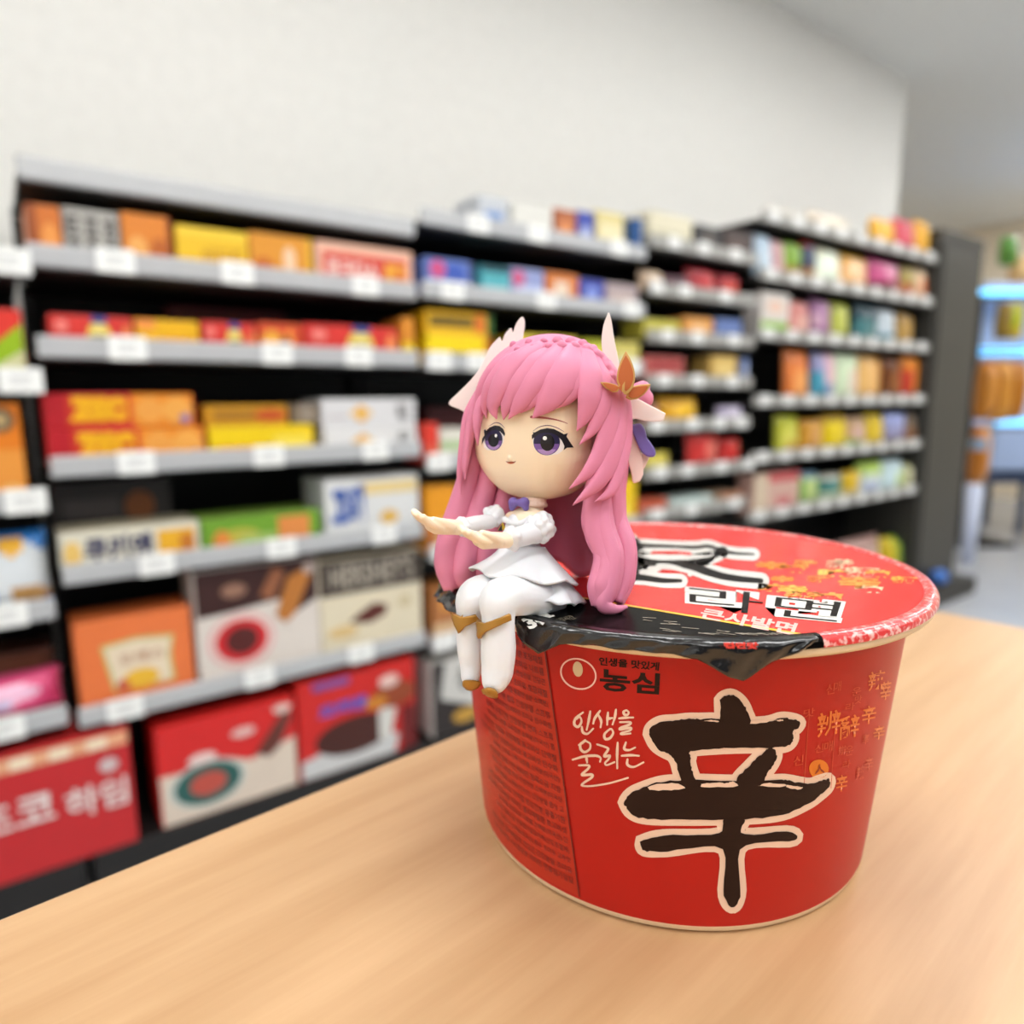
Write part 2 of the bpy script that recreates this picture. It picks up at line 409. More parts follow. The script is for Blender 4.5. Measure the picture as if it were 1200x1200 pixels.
box('biscuit_box', 'orange box with a white disc, top shelf beside the yellow box', 'box', gA, ((291, 272), (365, 279)), A, F0, .14, (222, 148, 44), [('e', .62, .5, .1, .28, (244, 206, 170)), ('e', .2, .3, .16, .2, (196, 100, 30)), ('r', .92, 0, 1, 1, (240, 190, 50))])
box('biscuit_box', 'pink and red box with white letters, top shelf end', 'box', gA, ((369, 281), (491, 297)), A, F0, .14, (238, 186, 160),
    [('r', .06, .12, .94, .8, (214, 76, 62)), ('t', '쿠크다스', .1, .16, .62, .66, (246, 226, 216)), ('r', .7, .14, .92, .66, (236, 170, 50)), ('e', .84, .4, .06, .18, (220, 120, 40))])
B, gB = sh(R1, 'B'), g('second')
def badge(lbl, px):
    return box('candy_box', lbl, 'box', 'red badge boxes on the second shelf', px, B, F0, .12, (214, 52, 44),
        [('e', .58, .38, .15, .5, (232, 206, 90)), ('e', .58, .38, .1, .34, (246, 228, 140)), ('r', .5, .8, .68, 1, (70, 76, 150)), ('r', .47, .28, .7, .5, (120, 100, 50)), ('e', .14, .7, .08, .16, (240, 130, 120)), ('e', .92, .4, .06, .4, (240, 140, 80))])
badge('low red box with yellow badge at the near end of the second shelf', ((55, 367), (155, 373)))
box('candy_box', 'low amber yellow box between red badge boxes, second shelf', 'box', gB, ((157, 373), (233, 377)), B, F0, .12, (236, 178, 14), [('r', .35, .15, .92, .5, (220, 150, 40)), ('r', 0, .7, .3, 1, (240, 150, 70))])
badge('middle low red box with yellow badge on the second shelf', ((236, 377), (300, 379)))
box('candy_box', 'orange and brown low box amid red boxes, second shelf', 'box', gB, ((302, 378), (354, 380)), B, F0, .12, (214, 80, 40), [('e', .3, .4, .25, .4, (236, 170, 60)), ('p', [(.4, 0), (.9, 0), (.7, .9)], (240, 160, 60)), ('e', .6, .4, .14, .2, (120, 40, 20))])
badge('long red box with yellow badge at the far end of the second shelf', ((356, 380), (466, 384)))
box('candy_box', 'dark red box standing behind the low red boxes, second shelf', 'box', gB, ((196, 357), (335, 366)), B, .19, .1, (92, 26, 30), [('r', .05, .5, .6, .85, (110, 60, 40))])
C, gC = sh(R1, 'C'), g('third')
ZEC = [('r', 0, 0, .17, 1, (184, 22, 34)), ('p', [(.14, 0), (.56, 0), (.56, .9), (.14, .95)], (206, 52, 30)), ('r', .56, 0, 1, 1, (232, 140, 34)), ('t', 'ZEC', .15, .18, .53, .92, (242, 178, 20), .12),
       ('e', .68, .5, .1, .4, (236, 160, 70)), ('e', .88, .5, .11, .42, (238, 166, 74)), ('e', .93, .24, .035, .14, (120, 110, 170))]
zl = (on_rack(50, 503, F0)[1] + on_rack(236, 500, F0)[1]) / 2
box('cracker_box', 'lower of two red cracker boxes with big yellow letters, third shelf', 'box', 'stacked red and yellow cracker boxes', ((53, 503), (239, 499)), C, F0, .16, (214, 40, 40), ZEC, ztop=zl)
box('cracker_box', 'upper of two red cracker boxes with big yellow letters, third shelf', 'box', 'stacked red and yellow cracker boxes', ((46, 463), (226, 460)), zl + .0012, F0 + .006, .15, (206, 34, 38), ZEC)
zl = (on_rack(245, 500, F0)[1] + on_rack(365, 498, F0)[1]) / 2
box('biscuit_box', 'lower yellow box stacked under a golden box, third shelf', 'box', gC, ((243, 500), (367, 497)), C, F0, .16, (240, 204, 10), [('r', .08, .1, .5, .4, (240, 120, 40)), ('r', .6, .2, .95, .7, (248, 222, 80))], ztop=zl)
box('biscuit_box', 'upper golden brown box stacked on the yellow box, third shelf', 'box', gC, ((238, 476), (337, 474)), zl + .0012, F0 + .01, .14, (202, 142, 20), [('r', .1, .3, .62, .75, (160, 110, 30)), ('e', .78, .5, .2, .3, (190, 80, 30))])
box('biscuit_box', 'small grey brown box beside the white boxes, third shelf', 'box', gC, ((340, 474), (374, 473)), zl + .0012, F0 + .012, .12, (120, 104, 84), [('r', .3, .1, .8, .9, (150, 136, 120))], ztop=None)
zl = (on_rack(377, 503, F0)[1] + on_rack(497, 500, F0)[1]) / 2
WB = [('e', .4, .5, .07, .3, (226, 166, 60)), ('e', .4, .5, .12, .14, (236, 190, 110)), ('t', '예감', .78, .2, .92, .85, (90, 86, 84)), ('r', .05, .35, .25, .45, (200, 190, 190))]
box('biscuit_box', 'lower white box with gold emblem, far end of the third shelf', 'box', 'white gold emblem boxes', ((379, 503), (497, 500)), C, F0, .16, (228, 226, 224), WB, ztop=zl)
box('biscuit_box', 'upper white box with gold emblem, stacked on its white twin', 'box', 'white gold emblem boxes', ((376, 469), (497, 466)), zl + .0012, F0 + .004, .15, (220, 218, 218), WB)
Dz, gD = sh(R1, 'D'), g('fourth')
zl = (on_rack(67, 628, F0)[1] + on_rack(231, 615, F0)[1]) / 2
box('cookie_box', 'white box with navy script and yellow cookies, fourth shelf', 'box', gD, ((67, 626), (233, 610)), Dz, F0, .12, (222, 216, 196),
    [('t', '쿠키앤', .16, .2, .64, .85, (48, 48, 86), .05), ('r', .68, .25, .96, .85, (236, 176, 40)), ('e', .9, .5, .06, .25, (200, 120, 40)), ('e', .08, .5, .06, .3, (236, 196, 110))], top=(196, 186, 156))
box('cookie_box', 'dark charcoal box with brown disc behind the white script box, fourth shelf', 'box', gD, ((56, 565), (199, 562)), Dz, .15, .14, (50, 45, 44), [('e', .72, .66, .13, .2, (136, 78, 34)), ('r', .1, .55, .55, .8, (72, 66, 66))])
box('cookie_box', 'long green box with an orange patch on the fourth shelf', 'box', gD, ((235, 610), (375, 597)), Dz, F0, .12, (112, 160, 44),
    [('r', .62, .1, .9, .9, (224, 140, 70)), ('e', .3, .4, .18, .3, (190, 180, 70)), ('e', .15, .4, .07, .3, (226, 140, 60)), ('r', .3, .1, .6, .5, (170, 196, 110))], top=(120, 150, 60))
box('cookie_box', 'tall white box with blue letters and cream band, fourth shelf', 'box', gD, ((379, 562), (497, 556)), Dz, F0, .15, (220, 220, 218),
    [('r', .34, .72, .98, .92, (230, 204, 140)), ('t', '고래', .06, .2, .40, .9, (52, 90, 170), .06), ('e', .66, .32, .1, .12, (224, 180, 90)), ('r', .5, .1, .9, .2, (196, 200, 206))], top=(210, 206, 196))
Ez, gE = sh(R1, 'E'), g('bottom')
box('cookie_box', 'orange carton with a cream plaque and yellow pie, bottom shelf', 'box', gE, ((84, 735), (222, 708)), Ez, F0, .11, (232, 120, 62),
    [('p', [(.2, .72), (.5, .76), (.84, .72), (.8, .5), (.82, .2), (.28, .2), (.24, .45)], (196, 190, 110)), ('p', [(.23, .69), (.5, .73), (.81, .69), (.77, .5), (.79, .22), (.3, .22), (.27, .45)], (232, 214, 186)),
     ('t', '오예스', .34, .48, .74, .60, (176, 120, 84)), ('e', .52, .3, .16, .11, (236, 184, 52)), ('e', .36, .26, .06, .06, (200, 84, 60))], top=(206, 104, 52))
box('chocolate_box', 'white and brown carton with red round seal, bottom shelf', 'box', gE, ((224, 674), (371, 648)), Ez, F0, .12, (222, 212, 202),
    [('p', [(0, 1), (1, 1), (1, .62), (.8, .52), (.66, .66), (.3, .62), (0, .6)], (58, 26, 22)), ('e', .34, .36, .27, .24, (226, 176, 172)), ('e', .34, .36, .235, .21, (232, 214, 206)), ('e', .34, .36, .21, .185, (206, 34, 40)), ('e', .34, .36, .13, .12, (84, 26, 22)),
     ('p', [(.62, .52), (.7, .44), (.78, .5), (.94, .84), (.86, .9), (.74, .84)], (186, 116, 48)), ('p', [(.5, .72), (.6, .66), (.72, .9), (.62, .95)], (150, 92, 60)), ('e', .3, .8, .1, .06, (150, 110, 90)), ('e', .92, .9, .05, .05, (190, 170, 160))], top=(70, 36, 30))
box('chocolate_box', "cream chocolate carton with pale capitals on a dark band, bottom shelf", 'box', gE, ((372, 662), (493, 639)), Ez, F0, .12, (224, 212, 184),
    [('r', 0, .64, 1, 1, (52, 38, 32)), ('t', "HERSHEY'S", .10, .70, .92, .95, (176, 166, 150)), ('p', [(.26, .34), (.36, .42), (.5, .5), (.64, .46), (.62, .36), (.46, .3)], (92, 36, 26)), ('e', .82, .46, .06, .07, (206, 190, 150)), ('e', .2, .26, .14, .06, (222, 190, 130))], top=(206, 190, 156))
gF = 'cartons at the foot of the racks'
box('cookie_box', 'red and white carton with teal wreath on the floor deck, left one', 'box', gF, ((180, 856), (344, 816)), .126, .01, .14, (214, 34, 32),
    [('p', [(0, .52), (.3, .5), (.5, .52), (.64, .44), (1, .56), (1, 0), (0, 0)], (222, 206, 188)), ('e', .33, .33, .27, .24, (196, 204, 196)), ('e', .33, .33, .235, .21, (40, 92, 86)), ('e', .33, .33, .13, .12, (190, 80, 66)), ('e', .3, .6, .1, .06, (236, 210, 204)), ('e', .6, .76, .09, .05, (232, 190, 184)),
     ('p', [(.68, .5), (.78, .42), (.86, .5), (.98, .82), (.9, .86)], (104, 50, 40)), ('e', .9, .9, .07, .05, (232, 200, 190))], top=(220, 40, 36))
box('cookie_box', 'red carton with blue letters and dark chocolate pie, floor deck', 'box', gF, ((347, 804), (485, 771)), .126, .01, .14, (206, 32, 26),
    [('p', [(0, 0), (.8, 0), (.84, .2), (.7, .3), (.3, .3), (.1, .22), (0, .2)], (206, 206, 204)), ('e', .46, .34, .34, .2, (70, 26, 16)), ('p', [(.66, .2), (.76, .2), (.82, .5), (.74, .62), (.66, .5)], (216, 214, 206)), ('t', '오리온', .16, .60, .58, .74, (84, 90, 190), .06), ('r', .12, .9, .42, .98, (120, 80, 150)), ('e', .8, .66, .2, .14, (150, 66, 30)), ('e', .64, .62, .1, .07, (206, 130, 40)), ('e', .76, .82, .09, .07, (236, 200, 190)), ('r', .86, 0, 1, .5, (110, 20, 20))], top=(214, 44, 34))
box('chocolate_box', 'black and white carton with gold nut, floor deck behind the table edge', 'box', gF, ((505, 778), (600, 755)), .126, .01, .14, (206, 204, 198),
    [('p', [(0, 1), (.16, 1), (.1, .5), (.5, .3), (1, .25), (1, 0), (0, 0)], (44, 36, 34)), ('t', '몽쉘', .3, .55, .85, .85, (60, 58, 58)), ('e', .4, .2, .16, .1, (196, 150, 60))], top=(190, 186, 176))

# --- rack behind the figurine
R2 = {'0': 1.290, 'A': 1.116, 'B': .940, 'C': .682, 'D': .441, 'E': .191}
g = lambda r: 'packs on the %s shelf behind the figurine' % r
z = sh(R2, '0'); G = g('top')
for px, col, mk, lb in [
    (((560, 228), (596, 234)), (196, 200, 206), [('r', .2, .2, .8, .6, (120, 150, 200))], 'pale grey box, first on the top shelf behind the figurine'),
    (((600, 236), (648, 246)), (224, 222, 214), [('r', 0, .1, 1, .4, (180, 184, 190))], 'cream white box beside the brown orange box, top shelf'),
    (((650, 243), (676, 248)), (176, 96, 54), [('e', .5, .4, .3, .3, (220, 140, 80))], 'brown orange box next to a blue one, top shelf'),
    (((677, 246), (697, 250)), (60, 76, 168), [('e', .5, .4, .3, .2, (180, 190, 226))], 'narrow blue box on the top shelf, above the figurine'),
    (((699, 246), (734, 252)), (222, 206, 140), [('r', .1, .3, .9, .7, (236, 224, 180)), ('r', .9, 0, 1, 1, (80, 84, 60))], 'sand yellow box on the top shelf above the white horn'),
    (((748, 256), (760, 258)), (28, 84, 150), [], 'deep blue box at the end of the top shelf')]:
    box('biscuit_box', lb, 'box', G, px, z, F0, .12, col, mk)
z = sh(R2, 'A'); G = g('second')
for px, col, mk, lb in [
    (((497, 300), (556, 308)), (96, 120, 190), [('e', .25, .7, .16, .25, (206, 80, 130)), ('r', 0, 0, 1, .4, (226, 230, 240)), ('e', .6, .6, .2, .3, (60, 90, 180)), ('r', .9, 0, 1, 1, (40, 44, 80))], 'blue and white box with a pink spot on the second shelf'),
    (((564, 310), (598, 314)), (84, 176, 186), [('r', .1, .1, .9, .4, (170, 214, 220)), ('r', 0, .8, 1, 1, (40, 90, 100))], 'teal box beside the blue and white box, second shelf'),
    (((599, 313), (638, 318)), (150, 160, 206), [('e', .2, .7, .2, .25, (206, 90, 130)), ('r', .2, .1, 1, .5, (196, 204, 232))], 'lilac blue box with a pink corner, second shelf'),
    (((640, 318), (678, 323)), (214, 122, 54), [('r', .25, .2, .7, .75, (236, 214, 190))], 'orange box with a white block above the pink hair'),
    (((679, 326), (709, 330)), (66, 76, 166), [('e', .5, .5, .25, .3, (130, 150, 220))], 'small indigo box on the second shelf'),
    (((710, 330), (748, 336)), (178, 160, 160), [('r', .2, .2, .8, .6, (206, 186, 176))], 'dusty pink box at the end of the second shelf')]:
    box('biscuit_box', lb, 'box', G, px, z, F0, .12, col, mk)
z = sh(R2, 'B'); G = g('third')
zl = (on_rack(500, 391, F0)[1] + on_rack(575, 393, F0)[1]) / 2
YB = [('r', .05, .12, .78, .42, (90, 80, 10)), ('r', .0, .42, .9, .9, (246, 214, 10)), ('r', .9, 0, 1, 1, (214, 120, 30))]
box('wafer_box', 'lower of two yellow wafer boxes just over the white wing', 'box', 'stacked yellow wafer boxes', ((500, 391), (575, 393)), z, F0, .13, (240, 206, 10), YB, ztop=zl)
box('wafer_box', 'upper of two yellow wafer boxes just over the white wing', 'box', 'stacked yellow wafer boxes', ((498, 364), (578, 367)), zl + .0012, F0 + .004, .13, (236, 180, 20),
    [('r', .05, .3, .7, .75, (100, 80, 20)), ('r', .72, .1, .86, .9, (222, 110, 40)), ('r', .9, 0, 1, 1, (50, 96, 40))])
box('wafer_box', 'orange end box where two racks meet, second shelf', 'box', g('third'), ((470, 372), (493, 374)), sh(R1, 'B'), F0, .12, (222, 140, 40), [('r', 0, 0, 1, .45, (236, 200, 30))])
for px, col, mk, lb in [
    (((606, 391), (676, 396)), (226, 200, 60), [('r', .1, .2, .9, .6, (240, 226, 150))], 'pale yellow box half hidden behind the pink hair'),
    (((684, 398), (716, 400)), (178, 180, 30), [('e', .5, .5, .3, .3, (220, 214, 90))], 'olive yellow box behind the white horn'),
    (((718, 399), (752, 402)), (204, 190, 96), [('r', .2, .2, .8, .6, (226, 216, 150))], 'mustard box beside the gold leaf ornament')]:
    box('wafer_box', lb, 'box', G, px, z, F0, .12, col, mk)
z = sh(R2, 'C'); G = g('fourth')
box('candy_box', 'bright red box beside the white wing, fourth shelf', 'box', G, ((497, 496), (514, 496)), z, F0, .12, (222, 60, 44), [('e', .5, .3, .3, .2, (240, 120, 90))])
box('candy_box', 'white and green box close to the pink hair, fourth shelf', 'box', G, ((515, 503), (556, 502)), z, F0, .12, (222, 218, 204), [('r', 0, .4, 1, .65, (170, 196, 140)), ('r', 0, 0, 1, .2, (222, 150, 130))])
box('candy_box', 'dark maroon box at the back behind the white and green box', 'box', G, ((500, 478), (560, 477)), z, .2, .1, (84, 24, 26))
box('candy_box', 'cream box peeping out beside the purple ribbon, fourth shelf', 'box', G, ((700, 500), (752, 498)), z, F0, .12, (206, 190, 150), [('r', .1, .2, .9, .6, (226, 210, 180))])
z = sh(R2, 'D'); G = g('fifth')
box('snack_box', 'amber box with a cream front under the white wing, fifth shelf', 'box', G, ((499, 571), (536, 568)), z, F0, .12, (232, 152, 26), [('r', .3, 0, 1, .5, (220, 190, 130)), ('r', 0, 0, .3, .4, (190, 110, 60))])
box('snack_box', 'yellow box showing between the hair lock and the red cup', 'box', G, ((700, 566), (757, 560)), z, F0, .12, (238, 196, 20), [('r', .6, 0, .8, .5, (246, 220, 80))])
z = sh(R2, 'E'); G = g('sixth')
box('snack_box', 'brown orange box just behind the outstretched hands, lowest shelf', 'box', G, ((506, 690), (545, 683)), z, F0, .12, (176, 112, 60), [('r', 0, 0, 1, .35, (214, 180, 140)), ('e', .5, .7, .3, .15, (220, 150, 70))])

# --- rack of small candy packs right of the figurine
R3 = {'0': 1.333, 'A': 1.189, 'B': 1.043, 'C': .900, 'D': .754, 'E': .596, 'F': .455}
ORD = {'0': 'top', 'A': 'second', 'B': 'third', 'C': 'fourth', 'D': 'fifth', 'E': 'sixth', 'F': 'lowest'}
SP3 = [
 ('0', 'box', ((762, 246), (812, 256)), (222, 214, 186), [('r', .1, .1, .9, .5, (206, 200, 170))], 'wide cream box', .1),
 ('0', 'box', ((816, 262), (846, 268)), (44, 42, 44), [('e', .5, .5, .2, .3, (90, 80, 70))], 'black box', .1),
 ('0', 'box', ((850, 268), (884, 274)), (66, 50, 46), [('r', .2, .2, .6, .6, (96, 70, 60))], 'dark brown box', .1),
 ('A', 'bag', ((752, 312), (782, 318)), (214, 186, 156), [('r', .2, .2, .8, .6, (230, 214, 196))], 'tan and white pouch', .05),
 ('A', 'bag', ((784, 318), (813, 322)), (96, 60, 70), [], 'dull plum pouch', .05),
 ('A', 'bag', ((812, 306), (847, 313)), (166, 34, 46), [('e', .6, .5, .3, .3, (196, 60, 60))], 'first of two dark red pouches', .06),
 ('A', 'bag', ((849, 316), (872, 319)), (176, 36, 50), [('e', .4, .5, .3, .2, (206, 80, 60))], 'second of two dark red pouches', .06),
 ('B', 'box', ((754, 373), (797, 377)), (200, 190, 76), [('r', .1, .1, .9, .4, (224, 216, 150))], 'low yellow green box', .1),
 ('B', 'box', ((803, 371), (836, 374)), (226, 158, 80), [('e', .5, .4, .3, .3, (240, 200, 150))], 'small peach orange box', .1),
 ('B', 'box', ((839, 373), (870, 376)), (100, 122, 176), [('r', .1, .1, .8, .4, (150, 170, 206))], 'small slate blue box', .1),
 ('C', 'box', ((756, 416), (802, 420)), (186, 92, 84), [('r', .1, .5, .9, .9, (160, 60, 60)), ('r', .1, .1, .9, .4, (206, 140, 130))], 'reddish pink box', .1),
 ('C', 'box', ((834, 416), (864, 418)), (206, 168, 90), [('r', .2, .3, .9, .8, (226, 196, 120))], 'sand gold box', .1),
 ('C', 'box', ((874, 420), (896, 422)), (120, 140, 190), [('e', .5, .5, .3, .3, (190, 200, 224))], 'pale blue box', .1),
 ('D', 'bag', ((778, 463), (824, 466)), (222, 162, 30), [('e', .6, .5, .3, .3, (242, 190, 50))], 'golden yellow pouch', .06),
 ('D', 'bag', ((757, 470), (776, 471)), (176, 110, 100), [], 'rose brown pouch beside the wing ear', .05),
 ('D', 'bag', ((846, 474), (882, 474)), (182, 172, 196), [('e', .5, .5, .3, .3, (214, 206, 222))], 'lilac grey pouch', .05),
 ('E', 'bag', ((760, 530), (790, 528)), (212, 196, 80), [('r', .1, .1, .9, .45, (222, 214, 160))], 'pale yellow pouch', .05),
 ('E', 'bag', ((812, 503), (848, 505)), (210, 56, 52), [('e', .7, .5, .25, .3, (224, 110, 96))], 'first of two bright red pouches', .06),
 ('E', 'bag', ((850, 508), (876, 515)), (200, 44, 40), [], 'second of two bright red pouches', .06),
 ('F', 'box', ((740, 589), (782, 584)), (196, 90, 60), [('r', .4, 0, 1, .5, (222, 150, 120))], 'rust orange box just over the cup rim', .1),
 ('F', 'box', ((786, 586), (836, 580)), (196, 212, 206), [('r', .1, .2, .9, .7, (216, 228, 226))], 'pale aqua box just over the cup rim', .1),
 ('F', 'box', ((844, 580), (876, 575)), (196, 160, 130), [('r', .1, .1, .9, .5, (222, 206, 190)), ('r', 0, .8, 1, 1, (180, 90, 50))], 'tan and white box just over the cup rim', .1)]
for k, kind, px, col, mk, lb, t in SP3:
    nm = 'candy_box' if kind == 'box' else 'candy_bag'
    lb = lb + ', %s shelf right of the figurine' % ORD[k]
    if kind == 'box': box(nm, lb, 'box', 'candy packs on the %s shelf right of the figurine' % ORD[k], px, sh(R3, k), F0, t, col, mk)
    else: bag(nm, lb, 'bag', 'candy packs on the %s shelf right of the figurine' % ORD[k], px, sh(R3, k), F0, t, col, mk)

# --- rack of bagged snacks
R4 = {'H': 1.490, 'A': 1.290, 'B': 1.078, 'C': .832, 'D': .618, 'E': .392}
ORD4 = {'H': 'top', 'A': 'second', 'B': 'third', 'C': 'fourth', 'D': 'fifth', 'E': 'sixth', 'deck': 'floor'}
SP4 = [
 ('H', 'bag', ((905, 240), (950, 246)), (222, 214, 200), [], 'cream bag', .07),
 ('H', 'bag', ((955, 244), (1005, 252)), (214, 200, 180), [('e', .5, .5, .3, .3, (236, 226, 206))], 'beige bag', .07),
 ('H', 'bag', ((1030, 250), (1056, 254)), (238, 176, 34), [], 'first yellow bag', .07),
 ('H', 'bag', ((1058, 252), (1082, 256)), (206, 60, 80), [], 'crimson bag between two yellow ones', .07),
 ('H', 'bag', ((1084, 254), (1106, 258)), (240, 178, 40), [], 'second yellow bag', .07),
 ('A', 'bag', ((893, 270), (912, 273)), (176, 196, 212), [('e', .5, .4, .3, .3, (206, 220, 230))], 'light blue bag', .06),
 ('A', 'bag', ((913, 276), (926, 278)), (206, 160, 160), [], 'thin pink bag', .05),
 ('A', 'bag', ((926, 277), (946, 281)), (132, 170, 62), [('r', 0, 0, 1, .35, (166, 130, 60))], 'leaf green bag', .06),
 ('A', 'bag', ((947, 278), (962, 282)), (34, 52, 84), [('r', 0, .85, 1, 1, (196, 60, 50)), ('r', 0, 0, 1, .4, (160, 110, 50))], 'narrow navy bag', .06),
 ('A', 'bag', ((963, 280), (996, 286)), (222, 222, 190), [('e', .4, .5, .35, .3, (230, 240, 220)), ('r', 0, 0, .5, .16, (60, 66, 120))], 'pale mint cream bag', .07),
 ('A', 'bag', ((996, 284), (1026, 290)), (230, 170, 100), [('e', .4, .5, .3, .3, (242, 200, 150)), ('r', 0, .8, 1, 1, (226, 170, 40))], 'peach orange bag', .07),
 ('A', 'bag', ((1027, 296), (1062, 304)), (196, 80, 130), [('r', 0, 0, 1, .4, (110, 40, 50)), ('e', .7, .7, .3, .2, (222, 140, 170))], 'magenta bag', .07),
 ('A', 'bag', ((1064, 306), (1080, 310)), (190, 110, 70), [('r', 0, .5, 1, 1, (170, 150, 80))], 'brown green bag', .06),
 ('A', 'bag', ((1080, 308), (1101, 314)), (226, 196, 160), [('e', .6, .4, .3, .3, (214, 120, 70))], 'pale cream bag with an orange spot', .06),
 ('B', 'box', ((893, 342), (926, 346)), (212, 204, 196), [('r', 0, 0, 1, .35, (140, 186, 50)), ('e', .5, .7, .3, .15, (226, 190, 170))], 'white carton with a green foot', .08),
 ('B', 'bag', ((931, 345), (957, 349)), (200, 124, 116), [('e', .5, .3, .3, .3, (222, 170, 156))], 'salmon pink bag', .06),
 ('B', 'bag', ((960, 345), (981, 348)), (160, 110, 150), [('r', 0, .3, .4, .6, (196, 156, 176))], 'mauve bag', .06),
 ('B', 'bag', ((982, 348), (1003, 350)), (170, 176, 66), [('e', .5, .5, .3, .3, (196, 200, 100))], 'lime yellow bag', .06),
 ('B', 'bag', ((1010, 352), (1036, 355)), (66, 120, 124), [('r', 0, .6, 1, 1, (40, 70, 80))], 'teal bag', .06),
 ('B', 'bag', ((1038, 360), (1057, 362)), (196, 206, 212), [('r', 0, 0, 1, .3, (60, 130, 150))], 'silver white bag', .06),
 ('B', 'bag', ((1058, 364), (1078, 366)), (160, 124, 60), [('e', .5, .5, .3, .3, (190, 150, 80))], 'khaki bag', .06),
 ('C', 'bag', ((930, 401), (957, 403)), (222, 120, 50), [('e', .5, .3, .3, .3, (236, 160, 90))], 'orange bag', .06),
 ('C', 'bag', ((960, 404), (986, 405)), (150, 150, 190), [('r', 0, 0, .5, .6, (70, 150, 176)), ('r', .4, .4, 1, 1, (226, 180, 190))], 'blue and pink bag', .06),
 ('C', 'bag', ((987, 405), (1014, 407)), (206, 222, 186), [('r', .4, .2, .8, .7, (226, 206, 190))], 'pale green bag', .06),
 ('C', 'bag', ((1015, 407), (1041, 409)), (230, 180, 110), [('r', .7, 0, 1, 1, (220, 140, 30))], 'wheat and orange bag', .06),
 ('C', 'bag', ((1044, 413), (1064, 414)), (110, 60, 24), [('e', .5, .4, .2, .3, (150, 90, 40))], 'dark brown bag', .06),
 ('C', 'bag', ((1065, 414), (1088, 416)), (222, 130, 30), [('r', 0, 0, .4, .7, (190, 60, 40))], 'bright orange bag by the cabinet', .06),
 ('D', 'bag', ((918, 486), (944, 486)), (186, 188, 50), [('e', .4, .4, .3, .3, (206, 200, 90)), ('r', .3, 0, 1, .3, (206, 160, 60))], 'yellow green bag', .06),
 ('D', 'bag', ((945, 486), (972, 485)), (196, 140, 40), [('e', .5, .5, .3, .3, (206, 150, 80))], 'amber bag', .06),
 ('D', 'bag', ((973, 484), (999, 484)), (224, 196, 20), [('r', 0, .8, 1, 1, (180, 140, 20))], 'lemon yellow bag', .06),
 ('D', 'bag', ((1000, 484), (1022, 483)), (196, 160, 120), [('r', 0, 0, .7, .3, (140, 170, 60)), ('e', .5, .5, .3, .25, (206, 170, 160))], 'sandy pink bag', .06),
 ('D', 'bag', ((1023, 483), (1042, 482)), (216, 184, 40), [], 'mustard yellow bag', .06),
 ('D', 'bag', ((1044, 483), (1068, 482)), (150, 150, 186), [('r', 0, .7, 1, 1, (160, 170, 220)), ('r', 0, 0, 1, .3, (120, 104, 120))], 'lavender bag', .06),
 ('D', 'bag', ((1070, 484), (1088, 483)), (150, 100, 60), [('r', 0, .5, 1, 1, (130, 110, 90))], 'brown bag by the cabinet', .06),
 ('E', 'box', ((884, 556), (938, 553)), (200, 160, 146), [('r', .3, .8, 1, 1, (190, 60, 70)), ('r', 0, 0, .3, 1, (206, 186, 160)), ('r', .5, 0, .8, .4, (196, 110, 110))], 'pinkish carton with a red top', .08),
 ('E', 'bag', ((940, 552), (968, 549)), (176, 196, 120), [('r', 0, 0, .2, 1, (90, 150, 50)), ('r', .8, 0, 1, 1, (80, 150, 60)), ('r', .2, .8, 1, 1, (130, 166, 190))], 'light green bag', .07),
 ('E', 'bag', ((970, 553), (994, 551)), (60, 124, 120), [('r', 0, 0, .8, .4, (196, 210, 176)), ('r', 0, .8, 1, 1, (200, 196, 180))], 'deep teal bag', .07),
 ('E', 'bag', ((995, 552), (1014, 550)), (214, 176, 36), [('r', 0, 0, 1, .3, (210, 196, 150))], 'ochre yellow bag', .06),
 ('E', 'bag', ((1015, 540), (1042, 535)), (206, 218, 200), [('r', 0, .7, 1, 1, (176, 206, 90)), ('e', .4, .3, .4, .2, (190, 200, 224))], 'big white and green bag', .08),
 ('E', 'bag', ((1043, 536), (1066, 534)), (200, 222, 226), [('r', .5, 0, 1, .6, (206, 226, 160))], 'big pale blue bag', .08),
 ('E', 'bag', ((1068, 542), (1094, 540)), (206, 204, 150), [('e', .5, .5, .3, .3, (226, 220, 190))], 'straw coloured bag by the cabinet', .08),
 ('deck', 'bag', ((1000, 632), (1046, 626)), (176, 140, 130), [('e', .5, .5, .3, .3, (196, 170, 160))], 'mauve sack', .12),
 ('deck', 'bag', ((1048, 626), (1092, 620)), (176, 176, 44), [('r', 0, 0, .4, 1, (206, 180, 30)), ('r', .6, .3, 1, 1, (110, 150, 40))], 'yellow green sack', .12)]
for k, kind, px, col, mk, lb, t in SP4:
    lb = lb + ', %s of the bag rack' % ('floor deck' if k == 'deck' else ORD4[k] + ' shelf')
    zz = .126 if k == 'deck' else sh(R4, k)
    grp = 'snack bags on the %s shelf of the bag rack' % ORD4[k]
    if kind == 'box': box('snack_box', lb, 'box', grp, px, zz, F0, t, col, mk)
    else: bag('snack_bag', lb, 'bag', grp, px, zz, F0, t, col, mk)
# blue ball on the cabinet plinth
bm = bmesh.new(); bmesh.ops.create_uvsphere(bm, u_segments=24, v_segments=14, radius=.042)
for v in bm.verts: v.co.z *= .96; v.co += v.co.normalized() * .001 * sin(v.co.x * 300)
b = MB(); b.bm(bm, M((70, 120, 200), .25)); p = W(3.80, -.055, .1290); tag(b.build('ball', smooth=True, loc=p), 'small shiny blue ball on the plinth of the dark cabinet', 'ball')

